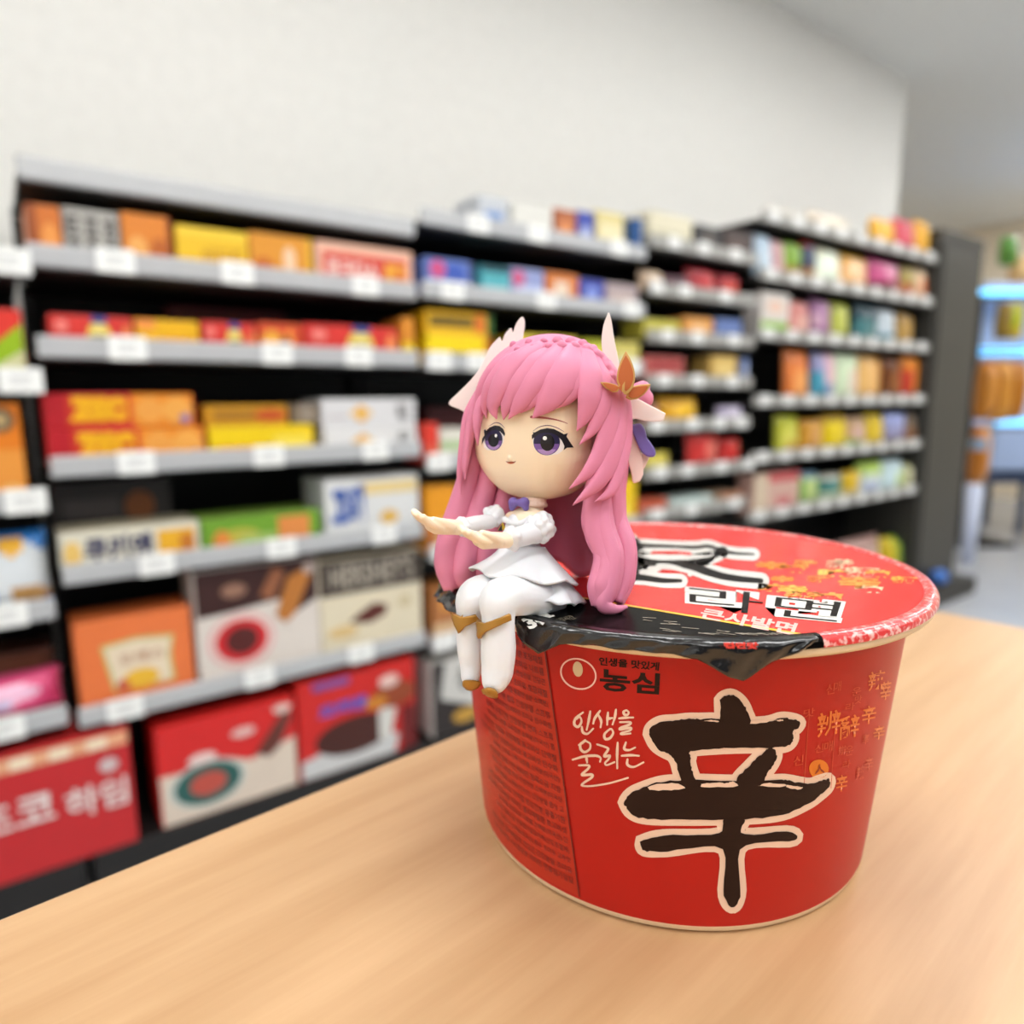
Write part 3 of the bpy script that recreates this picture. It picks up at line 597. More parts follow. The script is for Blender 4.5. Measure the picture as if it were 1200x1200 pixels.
# ------------------------------------------------------------------ far end of the shop
FD = 5.2
def far(x, y, d=FD): return at(x, y, d)
right = RT.copy(); right.z = 0; right.normalize(); FRZ = 0.0
def far_box(b, x0, y0, x1, y1, d, depth, mat, bev=.004):
    p = far(x0, y1, d); q = far(x1, y0, d)
    b.bevbox((p.x, p.y, p.z), (q.x, p.y + depth, q.z), mat, bev)
LEDB = M((120, 205, 255), .4, 'blue_led_strip', emit=(110, 200, 255), estr=2.2)
PALE = M((170, 190, 226), .3, 'pale_blue_enamel')
NAVY = M((44, 62, 96), .4)
root = empty('chilled_display', Vector((far(1185, 600).x, FD + .35, 0))); tag(root, 'pale blue chilled display with glowing blue shelf lights at far end', 'display')
ch = []
p0, p1 = far(1146, 580, FD + .4), far(1300, 300, FD + .4)
b = MB(); b.bevbox((p0.x, FD + .50, .44), (p1.x, FD + .56, 1.95), M((216, 226, 244), .4, 'white_blue_panel'), .01); ch.append(b.build('back_panel'))
b = MB(); b.bevbox((far(1163, 560).x, FD + .05, .40), (p1.x, FD + .499, .46), NAVY, .01); ch.append(b.build('bottom_shelf'))
for lx in (far(1215, 560).x, p1.x - .06):
    for ly in (FD + .1, FD + .5): b = MB(); b.bevbox((lx, ly, 0), (lx + .04, ly + .04, .399), NAVY, .004); ch.append(b.build('leg'))
b = MB(); far_box(b, 1160, 503, 1290, 552, FD + .1, .35, PALE, .02); ch.append(b.build('front_bin'))
for (yt, yb, x0) in ((338, 352, 1147), (406, 419, 1140), (490, 500, 1168)):
    b = MB(); far_box(b, x0, yt, 1290, yb, FD + .06, .03, LEDB, .01); led = b.build('light_strip'); ch.append(led)
    b = MB(); q = far(x0, yb, FD + .06); b.bevbox((q.x, FD + .091, q.z - .01), (p1.x, FD + .499, q.z + .012), PALE, .004); ch.append(b.build('display_shelf'))
for o in ch: world_child(o, root)
def far_bag(lbl, x0, y0, x1, y1, d, t, col, marks=(), nm='hanging_bag', cat='bag', grp='bags at the far end'):
    p = far(x0, y1, d); q = far(x1, y0, d); wd, h = q.x - p.x, q.z - p.z
    n = 10; b = MB()
    for sgn in (-1, 1):
        vs = []
        for j in range(n + 1):
            for i in range(n + 1):
                u, v = i / n, j / n; tt = (1 - abs(2*u-1)**3)**.6 * max(0, 1 - abs(2*v-1)**4)**.7
                vs.append(((u-.5)*wd*(1 - .08 * v * v), sgn*t*.5*tt + (0.001 if sgn > 0 else 0), v*h))
        base = len(b.v); b.v.extend(Vector(q2) for q2 in vs)
        for j in range(n):
            for i in range(n):
                a = base + j*(n+1)+i; u, v = (i+.5)/n, (j+.5)/n; c = col
                for mk in marks:
                    if mk[0] == 'e' and ((u-mk[1])/mk[3])**2 + ((v-mk[2])/mk[4])**2 <= 1: c = mk[5]
                    if mk[0] == 'r' and mk[1] <= u <= mk[3] and mk[2] <= v <= mk[4]: c = mk[5]
                f = (a, a+1, a+n+2, a+n+1); b.f.append(f if sgn < 0 else f[::-1]); b.mi.append(b.m(M(c, .3)))
    o = b.build(nm, smooth=True, loc=(p.x + wd / 2, d, p.z)); return tag(o, lbl, cat, grp)
far_bag('leafy green bag high beside the dark cabinet at far end', 1147, 286, 1165, 318, FD - .3, .12, (96, 150, 60), [('r', 0, .6, .6, 1, (120, 186, 90)), ('r', .6, .5, 1, 1, (200, 196, 180))])
far_bag('peach bag beside the leafy green bag at far end', 1160, 306, 1182, 337, FD - .2, .12, (228, 186, 126), [('e', .5, .5, .3, .3, (238, 200, 140))])
far_bag('second peach bag at the photo edge, far end', 1183, 300, 1204, 336, FD - .1, .12, (226, 176, 120))
far_bag('yellow and green bag between the two blue light strips', 1150, 358, 1181, 400, FD - .2, .12, (206, 176, 40), [('r', .4, .3, .65, .9, (176, 190, 40)), ('r', 0, 0, .4, 1, (150, 120, 40))])
far_bag('first of three orange brown bags below the round blue light', 1137, 424, 1157, 492, FD - .55, .16, (196, 124, 40), [('e', .5, .5, .2, .4, (206, 140, 60))])
far_bag('second of three orange brown bags below the round blue light', 1156, 424, 1173, 494, FD - .5, .16, (214, 150, 60))
far_bag('third of three orange brown bags below the round blue light', 1172, 425, 1190, 492, FD - .45, .16, (190, 122, 36))
far_bag('small orange bag above the white bin at far end', 1138, 500, 1157, 567, FD - .75, .14, (196, 120, 40), [('e', .2, .7, .3, .14, (150, 180, 210)), ('r', .6, 0, 1, 1, (206, 160, 110))])
# slim stand that carries the hanging bags
root = empty('display_stand', Vector((far(1150, 600, FD - .45).x, FD - .40, 0))); tag(root, 'slim black stand carrying orange bags beyond the dark cabinet', 'stand')
st = []
px_ = far(1150, 600, FD - .4).x
b = MB(); b.bevbox((px_ - .18, FD - .42, 0), (px_ + .30, FD - .02, .03), DARK, .004); st.append(b.build('base'))
b = MB(); b.bevbox((px_ - .01, FD - .24, .03), (px_ + .03, FD - .2, 1.75), DARK, .004); st.append(b.build('post'))
for zz in (1.36, 1.72): b = MB(); b.bevbox((px_ - .12, FD - .26, zz), (px_ + .33, FD - .24, zz + .02), DARK, .003); st.append(b.build('cross_rail'))
for o in st: world_child(o, root)
# white bin
p = far(1140, 634, FD - .8); q = far(1140, 568, FD - .8)
b = MB(); n = 20
ring = lambda r, zz: [(r * cos(2*pi*i/n), r * sin(2*pi*i/n), zz) for i in range(n)]
hh = q.z; vs = ring(.040, 0) + ring(.050, hh) + ring(.045, hh) + ring(.037, .02); fs = []
for k in range(3):
    for i in range(n): fs.append((k*n+i, k*n+(i+1) % n, (k+1)*n+(i+1) % n, (k+1)*n+i))
fs.append(tuple(range(3*n, 4*n))); fs.append(tuple(range(n))[::-1])
b.add(vs, fs, M((206, 214, 236), .4)); tag(b.build('waste_bin', smooth=True, loc=(p.x, FD - .85, 0)), 'tall pale white bin on the floor beyond the cabinet', 'bin')
b = MB(); b.bevbox((-.16, -.12, 0), (.16, .12, .3), M((180, 150, 110), .6), .01)
b.box((-.16, -.121, .13), (.16, -.1205, .16), M((206, 186, 150), .5))
tag(b.build('cardboard_box', loc=(far(1212, 615, FD).x, FD - .35, 0)), 'brown cardboard box on the floor at the photo edge', 'box')

# ------------------------------------------------------------------ table
LIDZ = H - .0504
CUPH = .080
TZ = LIDZ - CUPH
E1 = Vector((cos(radians(41.673)), sin(radians(41.673)), 0)); E2 = Vector((cos(radians(-45.829)), sin(radians(-45.829)), 0))
E2 = (E2 - E1 * E1.dot(E2)).normalized()
K = on_z(960.5, 688.8, TZ)
troot = empty('counter_table', (K.x, K.y, 0), radians(41.673)); tag(troot, 'light wood counter table under the red noodle cup', 'table')
b = MB(); b.bevbox((-1.5, -.60, TZ - .028), (0, 0, TZ), wood_mat(), .0015, 2); b.build('table_top', troot)
LEGM = M((60, 58, 56), .4, 'dark_table_leg')
for x, y in ((-1.44, -.54), (-1.44, -.06), (-.06, -.54), (-.06, -.06)):
    b = MB(); b.bevbox((x - .022, y - .022, 0), (x + .022, y + .022, TZ - .0285), LEGM, .003); b.build('leg', troot)

# ------------------------------------------------------------------ noodle cup
CX, CY = .0493, .21064
RR = .0715
cup = empty('noodle_cup', (CX, CY, TZ)); tag(cup, 'big red instant noodle cup with black brush lettering on the wooden table', 'noodle cup')
def rad(h): return .0661 - .09 * h                # h: down from the rim
CUPRED = M((184, 21, 13), .4, 'printed_red_paper', coat=.06, spec=.3, vary=.04)
CREAM = M((236, 214, 180), .5, 'cream_paper')
def lathe(b, prof, mat, n=128, a0=0, a1=2 * pi, closed=True):
    cols = n if closed else n + 1
    vs = []
    for r, z in prof:
        for i in range(cols):
            a = a0 + (a1 - a0) * i / n; vs.append((CX + r * cos(a), CY + r * sin(a), z))
    fs = []
    for k in range(len(prof) - 1):
        for i in range(n):
            j = (i + 1) % cols; fs.append((k*cols + i, k*cols + j, (k+1)*cols + j, (k+1)*cols + i))
    b.add(vs, [f[::-1] for f in fs], mat)
b = MB()
lathe(b, [(rad(.004 + .0735 * i / 12), LIDZ - .004 - .0735 * i / 12) for i in range(13)], CUPRED)
rb = rad(.0775)
lathe(b, [(rb, LIDZ - .0775), (rb - .0004, LIDZ - .079), (rb - .0015, TZ + .0002), (rb - .003, TZ + .0006), (rb - .004, TZ + .006), (.0001, TZ + .006)], CREAM)
def cone_hit(x, y):
    """ray against the cup wall"""
    r = ray(x, y); ox, oy = CAM.x - CX, CAM.y - CY
    k0 = .0661 - .09 * (LIDZ - CAM.z); k1 = .09 * r.z          # radius along the ray: k0 + k1 t
    A = r.x*r.x + r.y*r.y - k1*k1; B = ox*r.x + oy*r.y - k0*k1; Cc = ox*ox + oy*oy - k0*k0
    ds = B*B - A*Cc
    if ds < 0: return None
    t = (-B - math.sqrt(ds)) / A; P = CAM + r * t
    n = Vector((P.x - CX, P.y - CY, -.09 * math.hypot(P.x - CX, P.y - CY))).normalized()
    return P, n
def plane_hit(x, y): return on_z(x, y, LIDZ), Vector((0, 0, 1))
def zm(x0, y0, k): return lambda pts: [(x0 + p[0] * k, y0 + p[1] * k) for p in pts]
LET = M((38, 19, 13), .5, 'brush_black_print', spec=.2)
OFFW = M((240, 206, 182), .4, 'cream_print', coat=.2)
PINKW = M((246, 200, 186), .4, 'pale_pink_print', coat=.2)
ORGP = M((226, 110, 30), .4, 'orange_print', coat=.2)
ORGF = M((206, 64, 30), .4, 'faint_orange_print', coat=.2)
DRED = M((122, 16, 14), .4, 'dark_red_print', coat=.2)
L1 = .00012
# big brush character, first its pale outline
q = zm(720, 790, .21667)
DOT = [(570,135),(600,115),(640,112),(685,145),(715,200),(735,300),(560,300),(572,240)]
BAR = [(185,320),(200,285),(250,255),(330,248),(400,240),(460,240),(560,240),(600,260),(730,262),(830,255),(900,235),(960,240),(1002,258),(985,290),(962,305),(965,345),(935,385),(860,395),(700,395),(560,400),(420,412),(400,430),(330,440),(280,425),(220,385)]
LLEG = [(300,425),(405,430),(408,470),(420,520),(440,570),(470,640),(385,640),(350,540),(330,470)]
RLEG = [(820,405),(850,395),(875,430),(860,480),(820,540),(800,600),(800,660),(660,660),(660,570),(720,500),(770,450)]
BASE = [(50,690),(80,650),(130,620),(250,580),(360,572),(460,570),(640,575),(800,575),(900,570),(950,575),(1050,592),(1110,575),(1160,565),(1152,610),(1110,650),(1040,700),(900,760),(700,780),(400,785),(180,780),(90,750)]
CROSS = [(140,900),(260,870),(560,860),(590,780),(700,780),(690,860),(950,850),(960,900),(690,930),(680,1180),(640,1260),(590,1190),(580,940),(280,955),(160,950)]
ALL = [DOT, BAR, LLEG, RLEG, BASE, CROSS]
for P in ALL:
    on_surface(b, ribbon2d(q(P), 14.5, n=len(P) * 5, closed=True), cone_hit, L1, OFFW)
    on_surface(b, poly2d(q(P)), cone_hit, L1, OFFW)
rr = random.Random(3)
def rough_edge(P, amp=.9):
    out = []
    C_ = catmull([(p[0], p[1], 0) for p in P] + [(P[0][0], P[0][1], 0)], len(P) * 5)
    for p in C_[:-1]: out.append((p.x + rr.uniform(-amp, amp), p.y + rr.uniform(-amp, amp)))
    return out
for P in ALL: on_surface(b, poly2d(rough_edge(q(P))), cone_hit, 2 * L1, LET)
for P in ([(180,605),(240,588),(340,587),(380,612),(300,622),(200,622)], [(470,590),(540,580),(600,585),(640,575),(655,602),(480,606)], [(770,600),(830,584),(920,592),(900,604)], [(925,592),(1010,606),(990,618),(930,608)],
          [(480,250),(540,243),(560,254)], [(735,252),(800,243),(835,252),(740,264)], [(860,245),(905,240),(900,250)]):
    on_surface(b, poly2d(rough_edge(q(P), .5)), cone_hit, 3 * L1, OFFW)
# maker's ring mark and its words
q = zm(650, 720, .125)
def rot_ell(cx, cy, rx, ry, a): return [(cx + rx*cos(t)*cos(a) - ry*sin(t)*sin(a), cy + rx*cos(t)*sin(a) + ry*sin(t)*cos(a)) for t in [2*pi*i/28 for i in range(28)]]
on_surface(b, ribbon2d(q(rot_ell(224, 556, 168, 136, .42)), 1.9, n=90, closed=True), cone_hit, L1, PINKW)
on_surface(b, poly2d(q(rot_ell(219, 511, 46, 72, -.12))), cone_hit, L1, M((214, 190, 150), .4, 'tan_print'))
on_surface(b, quad_map(text2d('인생을 맛있게', .03), *q([(415, 396), (985, 448), (975, 528), (418, 474)])), cone_hit, L1, LET, 8)
on_surface(b, quad_map(text2d('농심', .03), *q([(424, 503), (990, 552), (978, 752), (424, 712)])), cone_hit, L1, LET, 8)
# brush-pen slogan
q = zm(640, 820, .13333)
tp = lambda t: .75 + .35 * sin(pi * min(1, t * 1.3))
STR = [[(325,110),(262,160),(250,215),(285,235),(312,190),(298,150),(268,168)], [(390,100),(376,180),(358,262)], [(315,235),(324,282),(365,297),(415,252)],
 [(475,95),(430,160),(415,208)], [(460,130),(485,185),(480,240)], [(545,110),(540,170),(538,218)], [(545,166),(582,158)], [(615,85),(605,150),(585,215)], [(560,255),(515,300),(522,342),(562,335),(590,290),(575,255),(555,262)],
 [(703,90),(682,104),(690,128),(715,130),(726,108),(708,90)], [(642,162),(700,156),(766,154)], [(650,195),(738,195),(732,216),(660,244),(656,258),(742,245),(735,268),(662,290),(668,302),(742,294)],
 [(345,352),(318,378),(290,396)], [(345,362),(305,385),(305,430),(340,458),(385,430),(388,385),(355,362)], [(235,525),(340,495),(440,490),(480,510),(475,542)], [(355,500),(362,550)],
 [(290,575),(374,575),(372,602),(320,650),(330,660),(402,656),(400,682),(330,730),(320,752),(400,756),(560,730),(720,684)],
 [(450,390),(538,420),(542,442),(515,485),(520,496),(560,490),(548,522),(520,552),(535,572),(602,546)], [(630,375),(625,480),(626,600)],
 [(702,372),(688,428),(730,440),(782,418)], [(665,490),(750,485),(816,490)], [(716,520),(716,568),(770,588),(856,548)]]
for s_ in STR: on_surface(b, ribbon2d(q(s_), 2.9, n=len(s_) * 8, taper=tp), cone_hit, L1, OFFW, 6)
# orange old-style characters toward the side
q = zm(920, 740, .16667)
for ch_, x0, y0, x1, y1, mt in (('辨', 228, 558, 392, 730, ORGP), ('辭', 384, 588, 524, 748, ORGP), ('辛', 540, 520, 640, 650, ORGP), ('辛', 356, 1005, 440, 1125, ORGP), ('辣', 585, 275, 705, 410, ORGP), ('莘', 670, 350, 745, 480, ORGP),
        ('신', 290, 365, 350, 440, ORGF), ('매', 345, 350, 395, 420, ORGF), ('운', 470, 390, 535, 450, ORGF), ('맛', 490, 450, 540, 505, ORGF), ('라', 425, 500, 490, 555, ORGF), ('宰', 545, 720, 590, 790, ORGF), ('신', 210, 790, 270, 850, ORGF), ('매', 275, 770, 335, 840, ORGF),
        ('辯', 375, 800, 430, 870, ORGF), ('운', 425, 800, 480, 870, ORGF), ('라', 405, 905, 460, 960, ORGF), ('신', 60, 870, 130, 940, ORGF), ('辛', 620, 660, 700, 760, ORGP), ('맛', 130, 540, 210, 600, ORGF), ('辛', 560, 880, 620, 980, ORGF), ('辣', 500, 940, 560, 1040, ORGF)):
    sk = (x1 - x0) * .10
    on_surface(b, quad_map(text2d(ch_, .01), *q([(x0, y0 + sk), (x1, y0 - sk), (x1 - 6, y1 - sk), (x0 - 6, y1 + sk)])), cone_hit, L1, mt, 8)
on_surface(b, ell2d(*q([(235, 965)])[0], 11.5, 11, 0), cone_hit, L1, M((226, 120, 20), .4, 'amber_print'))
on_surface(b, quad_map(text2d('人', .02), *q([(200, 935), (275, 925), (272, 990), (205, 1000)])), cone_hit, 2 * L1, M((150, 50, 20), .4), 8)
for x in (150, 340): on_surface(b, ribbon2d(q([(x + 20, 560), (x, 800), (x - 20, 1100)]), .7), cone_hit, L1, ORGF)
# side panel: seam and small print
def wall_pt(a, h, lift): 
    r = rad(h) + lift; return Vector((CX + r * cos(a), CY + r * sin(a), LIDZ - h))
sp0, sp1 = cone_hit(641, 775)[0], cone_hit(664, 937)[0]
ang = lambda P: math.atan2(P.y - CY, P.x - CX)
a0, a1 = ang(sp0), ang(sp1); h0, h1 = LIDZ - sp0.z, LIDZ - sp1.z
seam = lambda h: a0 + (a1 - a0) * (h - h0) / (h1 - h0)
SEAM = M((120, 20, 14), .4, 'seam_line'); PANEL = M((190, 46, 26), .4, 'side_panel_red', coat=.06, spec=.3)
n = 24
hs = [.0062 + (.0765 - .0062) * i / n for i in range(n + 1)]
na = 30; wid = 1.15
b.add([wall_pt(seam(h) - wid * j / na, h, L1) for h in hs for j in range(na + 1)], [(i*(na+1)+j, (i+1)*(na+1)+j, (i+1)*(na+1)+j+1, i*(na+1)+j+1) for i in range(n) for j in range(na)], PANEL)
b.add([p for h in hs for p in (wall_pt(seam(h) + .0035, h, 2.5 * L1), wall_pt(seam(h) - .0035, h, 2.5 * L1))], [(2*i, 2*i+1, 2*i+3, 2*i+2) for i in range(n)], SEAM)
TOK = ['소맥분(미국산)', '팜유', '변성전분', '정제소금', '면류첨가알칼리제(산도조절제)', '볶음양념분', '간장분말', '스프류', '표고버섯', '나트륨', '탄수화물', '당류', '지방', '단백질', '조미유', '고추맛분', '건파', '건당근', '유통기한', '농축', '포장재질', '폴리에틸렌', '보관하십시오', '사리곰탕분', '비타민']
rt = random.Random(11)
hh = .0086
while hh < .074:
    line = ' '.join(rt.sample(TOK, 5))[:24]
    t = text2d(line, .012); sz = .0020; ln = t[2] * sz * .82
    vs, fs = refine2d(([(u * ln * 1000, v * sz * 1000) for u, v in t[0]], t[1]), 2.5)
    def pos(x, y):
        h = hh + sz - y / 1000; return wall_pt(seam(h) - .02 - (ln - x / 1000) / rad(h), h, 2 * L1)
    b.add([pos(*p) for p in vs], fs, DRED); hh += .00285
# rolled rim under the lid
lathe(b, [(rad(.0045) - .0002, LIDZ - .0043), (.0690, LIDZ - .0047), (.0706, LIDZ - .0044), (RR - .0002, LIDZ - .0036), (RR - .0001, LIDZ - .0024), (RR - .0006, LIDZ - .0012), (.0700, LIDZ - .0006), (.066, LIDZ - .0006)], CREAM)
cb = b.build('cup_body', smooth=True); world_child(cb, cup)

# lid
def foil(col, name, rough=.26, coat=.5, spec=.5):
    m = M(col, rough, name, coat=coat, spec=spec, vary=.05, scale=60, bump=.3, bscale=55); return m
LRED = foil((222, 26, 18), 'red_foil_print', .27, .25); LBLK = foil((12, 11, 11), 'black_foil_print', .24, .0, .05)
c1, c2 = on_z(735, 709.5, LIDZ), on_z(963, 747.5, LIDZ)
cdir = (c2 - c1); cdir.z = 0; cdir.normalize(); cn = Vector((-cdir.y, cdir.x, 0))
if cn.dot(CAM - c1) > 0: cn = -cn                    # cn points into the red half
cdist = cn.dot(Vector((c1.x - CX, c1.y - CY, 0)))
def chord_half(r, sgn, n=96, gap=0.0):
    d = cdist + gap; a = math.acos(max(-1, min(1, d / r))); base = math.atan2(cn.y, cn.x)
    an = [base - a + 2 * a * i / n for i in range(n + 1)] if sgn > 0 else [base + a + (2 * pi - 2 * a) * i / n for i in range(n + 1)]
    return [(CX + r * cos(t), CY + r * sin(t)) for t in an]
b = MB()
def flat(pts, z, mat):
    vf = refine2d(poly2d([(p[0] * 1000, p[1] * 1000) for p in pts]), 8)
    b.add([(x / 1000, y / 1000, z) for x, y in vf[0]], vf[1], mat)
RI = .0682
flat(chord_half(RI + .0004, 1), LIDZ - .00002, LRED); flat(chord_half(RI + .0004, -1), LIDZ - .00002, LBLK)
# crimped border ring: red foil with pale crease marks, black on the near side
BORD = bpy.data.materials.new('creased_red_foil'); BORD.use_nodes = True
nt = BORD.node_tree; bs = nt.nodes['Principled BSDF']; tc = nt.nodes.new('ShaderNodeTexCoord'); nz = nt.nodes.new('ShaderNodeTexNoise'); nz.inputs['Scale'].default_value = 700; nz.inputs['Detail'].default_value = 2
cr = nt.nodes.new('ShaderNodeValToRGB'); cr.color_ramp.elements[0].position = .50; cr.color_ramp.elements[1].position = .66
cr.color_ramp.elements[0].color = rgb((216, 52, 52)); cr.color_ramp.elements[1].color = rgb((246, 196, 190))
nt.links.new(tc.outputs['Object'], nz.inputs['Vector']); nt.links.new(nz.outputs['Fac'], cr.inputs['Fac']); nt.links.new(cr.outputs['Color'], bs.inputs['Base Color']); bs.inputs['Roughness'].default_value = .3; bs.inputs['Coat Weight'].default_value = .5
bp = nt.nodes.new('ShaderNodeBump'); bp.inputs['Strength'].default_value = .3; bp.inputs['Distance'].default_value = .0006; nt.links.new(nz.outputs['Fac'], bp.inputs['Height']); nt.links.new(bp.outputs['Normal'], bs.inputs['Normal'])
aa = math.acos(cdist / RR); base = math.atan2(cn.y, cn.x)
prof = [(RI, LIDZ - .0001), (RI + .0006, LIDZ + .0004), (RR - .0012, LIDZ + .0005), (RR - .0002, LIDZ + .0001), (RR + .0004, LIDZ - .0010), (RR + .0004, LIDZ - .0020)]
lathe(b, prof[::-1], BORD, 120, base - aa, base + aa, False)
rw = random.Random(5)
lathe(b, prof[::-1], LBLK, 150, base + aa, base + 2 * pi - aa, False)
YL = M((250, 190, 30), .3, 'yellow_print', coat=.4)
p1 = [(c1.x + cdir.x * t + cn.x * w_, c1.y + cdir.y * t + cn.y * w_) for t, w_ in ()]
half = math.sqrt(RI**2 - cdist**2); mid = Vector((CX, CY, 0)) + cn * cdist
yl = [mid - cdir * half, mid + cdir * half]
flat([(yl[0] - cn * .0006)[:2], (yl[1] - cn * .0006)[:2], (yl[1] + cn * .0007)[:2], (yl[0] + cn * .0007)[:2]], LIDZ + .00005, YL)
# lettering on the lid
WP = foil((232, 230, 222), 'white_foil_print'); BP = foil((26, 24, 23), 'black_foil_letter', .3, .0, .05)
PK = M((246, 190, 180), .35, 'pink_white_print', coat=.4)
q = zm(720, 610, .15833)
LS = [([(60,165),(140,178),(400,196),(600,200),(700,192),(850,238),(1030,252)], 30), ([(110,170),(150,240),(180,300),(170,350),(140,380)], 90), ([(200,300),(420,318),(560,335),(700,385),(860,425),(1085,448)], 62),
      ([(640,300),(760,262),(800,235)], 26), ([(560,310),(700,268)], 30), ([(100,420),(230,428),(360,445),(490,448)], 44)]
for s_, w_ in LS: on_surface(b, ribbon2d(q(s_), (w_ + 62) * .15833, n=len(s_) * 7), plane_hit, .00006, WP)
LOOP = [([(200,240),(330,225),(560,235),(720,245),(560,270),(330,275),(200,250)], 40), ([(200,385),(300,375),(330,340),(440,350),(560,400)], 36)]
for s_, w_ in LS: on_surface(b, ribbon2d(q(s_), w_ * .15833, n=len(s_) * 7, taper=lambda t: 1 - .4 * t ** 3), plane_hit, .00010, BP)
for s_, w_ in LOOP: on_surface(b, ribbon2d(q(s_), w_ * .15833, n=len(s_) * 7), plane_hit, .00014, WP)
on_surface(b, ribbon2d(q([(280,242),(450,240),(560,250)]), 22 * .15833), plane_hit, .00018, LRED)
on_surface(b, ribbon2d(q([(350,372),(440,378),(540,402)]), 14 * .15833), plane_hit, .00018, LRED)
RQ = [(806, 686), (990, 706), (982, 730), (806, 712)]
for fat, lift, mt in ((.09, .00006, WP), (-.005, .00010, BP)):
    t0 = text2d('라면', .025); t = text2d('라면', fat)
    g_ = (fat - .025) * .9; RX = [(RQ[0][0] - 60 * g_, RQ[0][1] - 16 * g_), (RQ[1][0] + 60 * g_, RQ[1][1] - 8 * g_), (RQ[2][0] + 60 * g_, RQ[2][1] + 16 * g_), (RQ[3][0] - 60 * g_, RQ[3][1] + 8 * g_)]
    on_surface(b, quad_map(t, *RX), plane_hit, lift, mt, 10)
on_surface(b, quad_map(text2d('큰사발면', .03), (824, 712), (936, 731), (930, 745), (819, 724)), plane_hit, .00006, PK, 10)
OY = [M((246, 150, 30), .35, 'orange_foil_print', coat=.4), M((250, 190, 60), .35, 'amber_foil_print', coat=.4), M((250, 214, 170), .35, 'pale_foil_print', coat=.4)]
for i, (x, y, sx, sy) in enumerate([(905,662,30,7), (930,666,26,8), (945,660,22,6), (905,688,26,8), (940,698,34,9), (930,690,28,8), (968,700,36,11), (985,661,26,7), (978,671,30,7), (1010,670,34,9), (1008,682,40,11), (1030,672,24,7), (960,678,22,6), (990,658,18,5), (1060,679,26,6), (918,678,22,6), (1020,690,28,7)]):
    on_surface(b, quad_map(text2d('辛辣辭味麵'[i % 5], .05), (x - sx*.62, y - sy*.62), (x + sx*.62, y - sy*.62 + 1.5), (x + sx*.62 - 2, y + sy*.62 + 1.5), (x - sx*.62 - 2, y + sy*.62)), plane_hit, .00006, OY[(0, 0, 1, 0, 0, 1, 0, 2, 1, 2, 0, 1, 0, 2, 1, 0, 2)[i]], 10)
GRY = M((150, 138, 120), .35, 'grey_gold_print', coat=.4)
rk = random.Random(2)
for i in range(26):
    x = rk.uniform(748, 905); y0_ = 716 + (x - 735) * .166 + rk.uniform(1, 5); y = min(y0_ + rk.uniform(0, 14), 742)
    on_surface(b, ribbon2d([(x, y), (x + rk.uniform(6, 20), y + rk.uniform(.6, 2.4))], .55), plane_hit, .00006, GRY)
# small words on the black zone
on_surface(b, quad_map(text2d('3분', .05), (608, 724), (642, 717), (655, 725), (622, 739)), plane_hit, .00006, WP, 6)
on_surface(b, quad_map(text2d('조리시간', .0), (648, 726), (668, 721), (676, 725), (652, 731)), plane_hit, .00006, GRY, 6)
lid = b.build('lid', smooth=True); world_child(lid, cup)

# black foil skirt of the lid hanging over the rim
def cyl_hit(x, y, R):
    r = ray(x, y); ox, oy = CAM.x - CX, CAM.y - CY
    A = r.x**2 + r.y**2; B = ox*r.x + oy*r.y; Cc = ox*ox + oy*oy - R*R; ds = B*B - A*Cc
    if ds < 0: return None
    P = CAM + r * ((-B - math.sqrt(ds)) / A); return math.atan2(P.y - CY, P.x - CX), P.z
def flap(name, lower, mat, flare=0.0, extra=()):
    low = [cyl_hit(x, y, RR + .0012) for x, y in lower]
    low = [l for l in low if l]
    n = 180; m = 10; b = MB(); vs = []
    A0, A1 = low[0][0], low[-1][0]
    for i in range(n + 1):
        a = A0 + (A1 - A0) * i / n
        for k in range(len(low) - 1):
            lo, hi = sorted((low[k][0], low[k + 1][0]))
            if lo - 1e-9 <= a <= hi + 1e-9:
                f = (a - low[k][0]) / (low[k+1][0] - low[k][0]) if abs(low[k+1][0] - low[k][0]) > 1e-9 else 0
                zl_ = low[k][1] + (low[k+1][1] - low[k][1]) * f; break
        zt = LIDZ + .00055
        for j in range(m + 1):
            t = j / m; z = zt + (zl_ - zt) * t
            r = RR - .0010 + .0018 * min(1, t * 4) ** .5 + flare * t * t + .00035 * sin(a * 60 + 6 * t) * t + .0003 * sin(a * 23 - 4 * t) * t
            vs.append((CX + r * cos(a), CY + r * sin(a), z))
    fs = [(i*(m+1)+j, (i+1)*(m+1)+j, (i+1)*(m+1)+j+1, i*(m+1)+j+1) for i in range(n) for j in range(m)]
    b.add(vs, fs, mat)
    for vf, lift, mt in extra:
        def s_(x, y):
            h = cyl_hit(x, y, RR + .0016 + lift)
            return (Vector((CX + (RR + .0016 + lift) * cos(h[0]), CY + (RR + .0016 + lift) * sin(h[0]), h[1])), Vector((cos(h[0]), sin(h[0]), 0))) if h else None
        on_surface(b, vf, s_, 0, mt, 6)
    o = b.build(name, smooth=True); world_child(o, cup); so = o.modifiers.new('thick', 'SOLIDIFY'); so.thickness = .00018
    return o
SKB = M((16, 15, 16), .2, 'black_foil_skirt', coat=.7, bump=.5, bscale=260)
KR = M((226, 60, 50), .35, 'red_print')
flap('pull_tab', [(604, 744), (630, 767), (655, 756), (690, 756), (760, 765), (790, 768), (817, 773), (838, 784), (855, 794), (872, 800), (880, 795), (893, 784), (920, 771), (960, 752)], SKB,
     extra=[(quad_map(text2d('컵면맛', .05), (847, 753), (889, 753), (888, 761), (849, 760)), .0008, KR)])
flap('lid_corner', [(540, 722), (533, 716), (524, 706), (514, 698), (507, 692), (503, 686), (503, 676)], SKB, flare=.002)

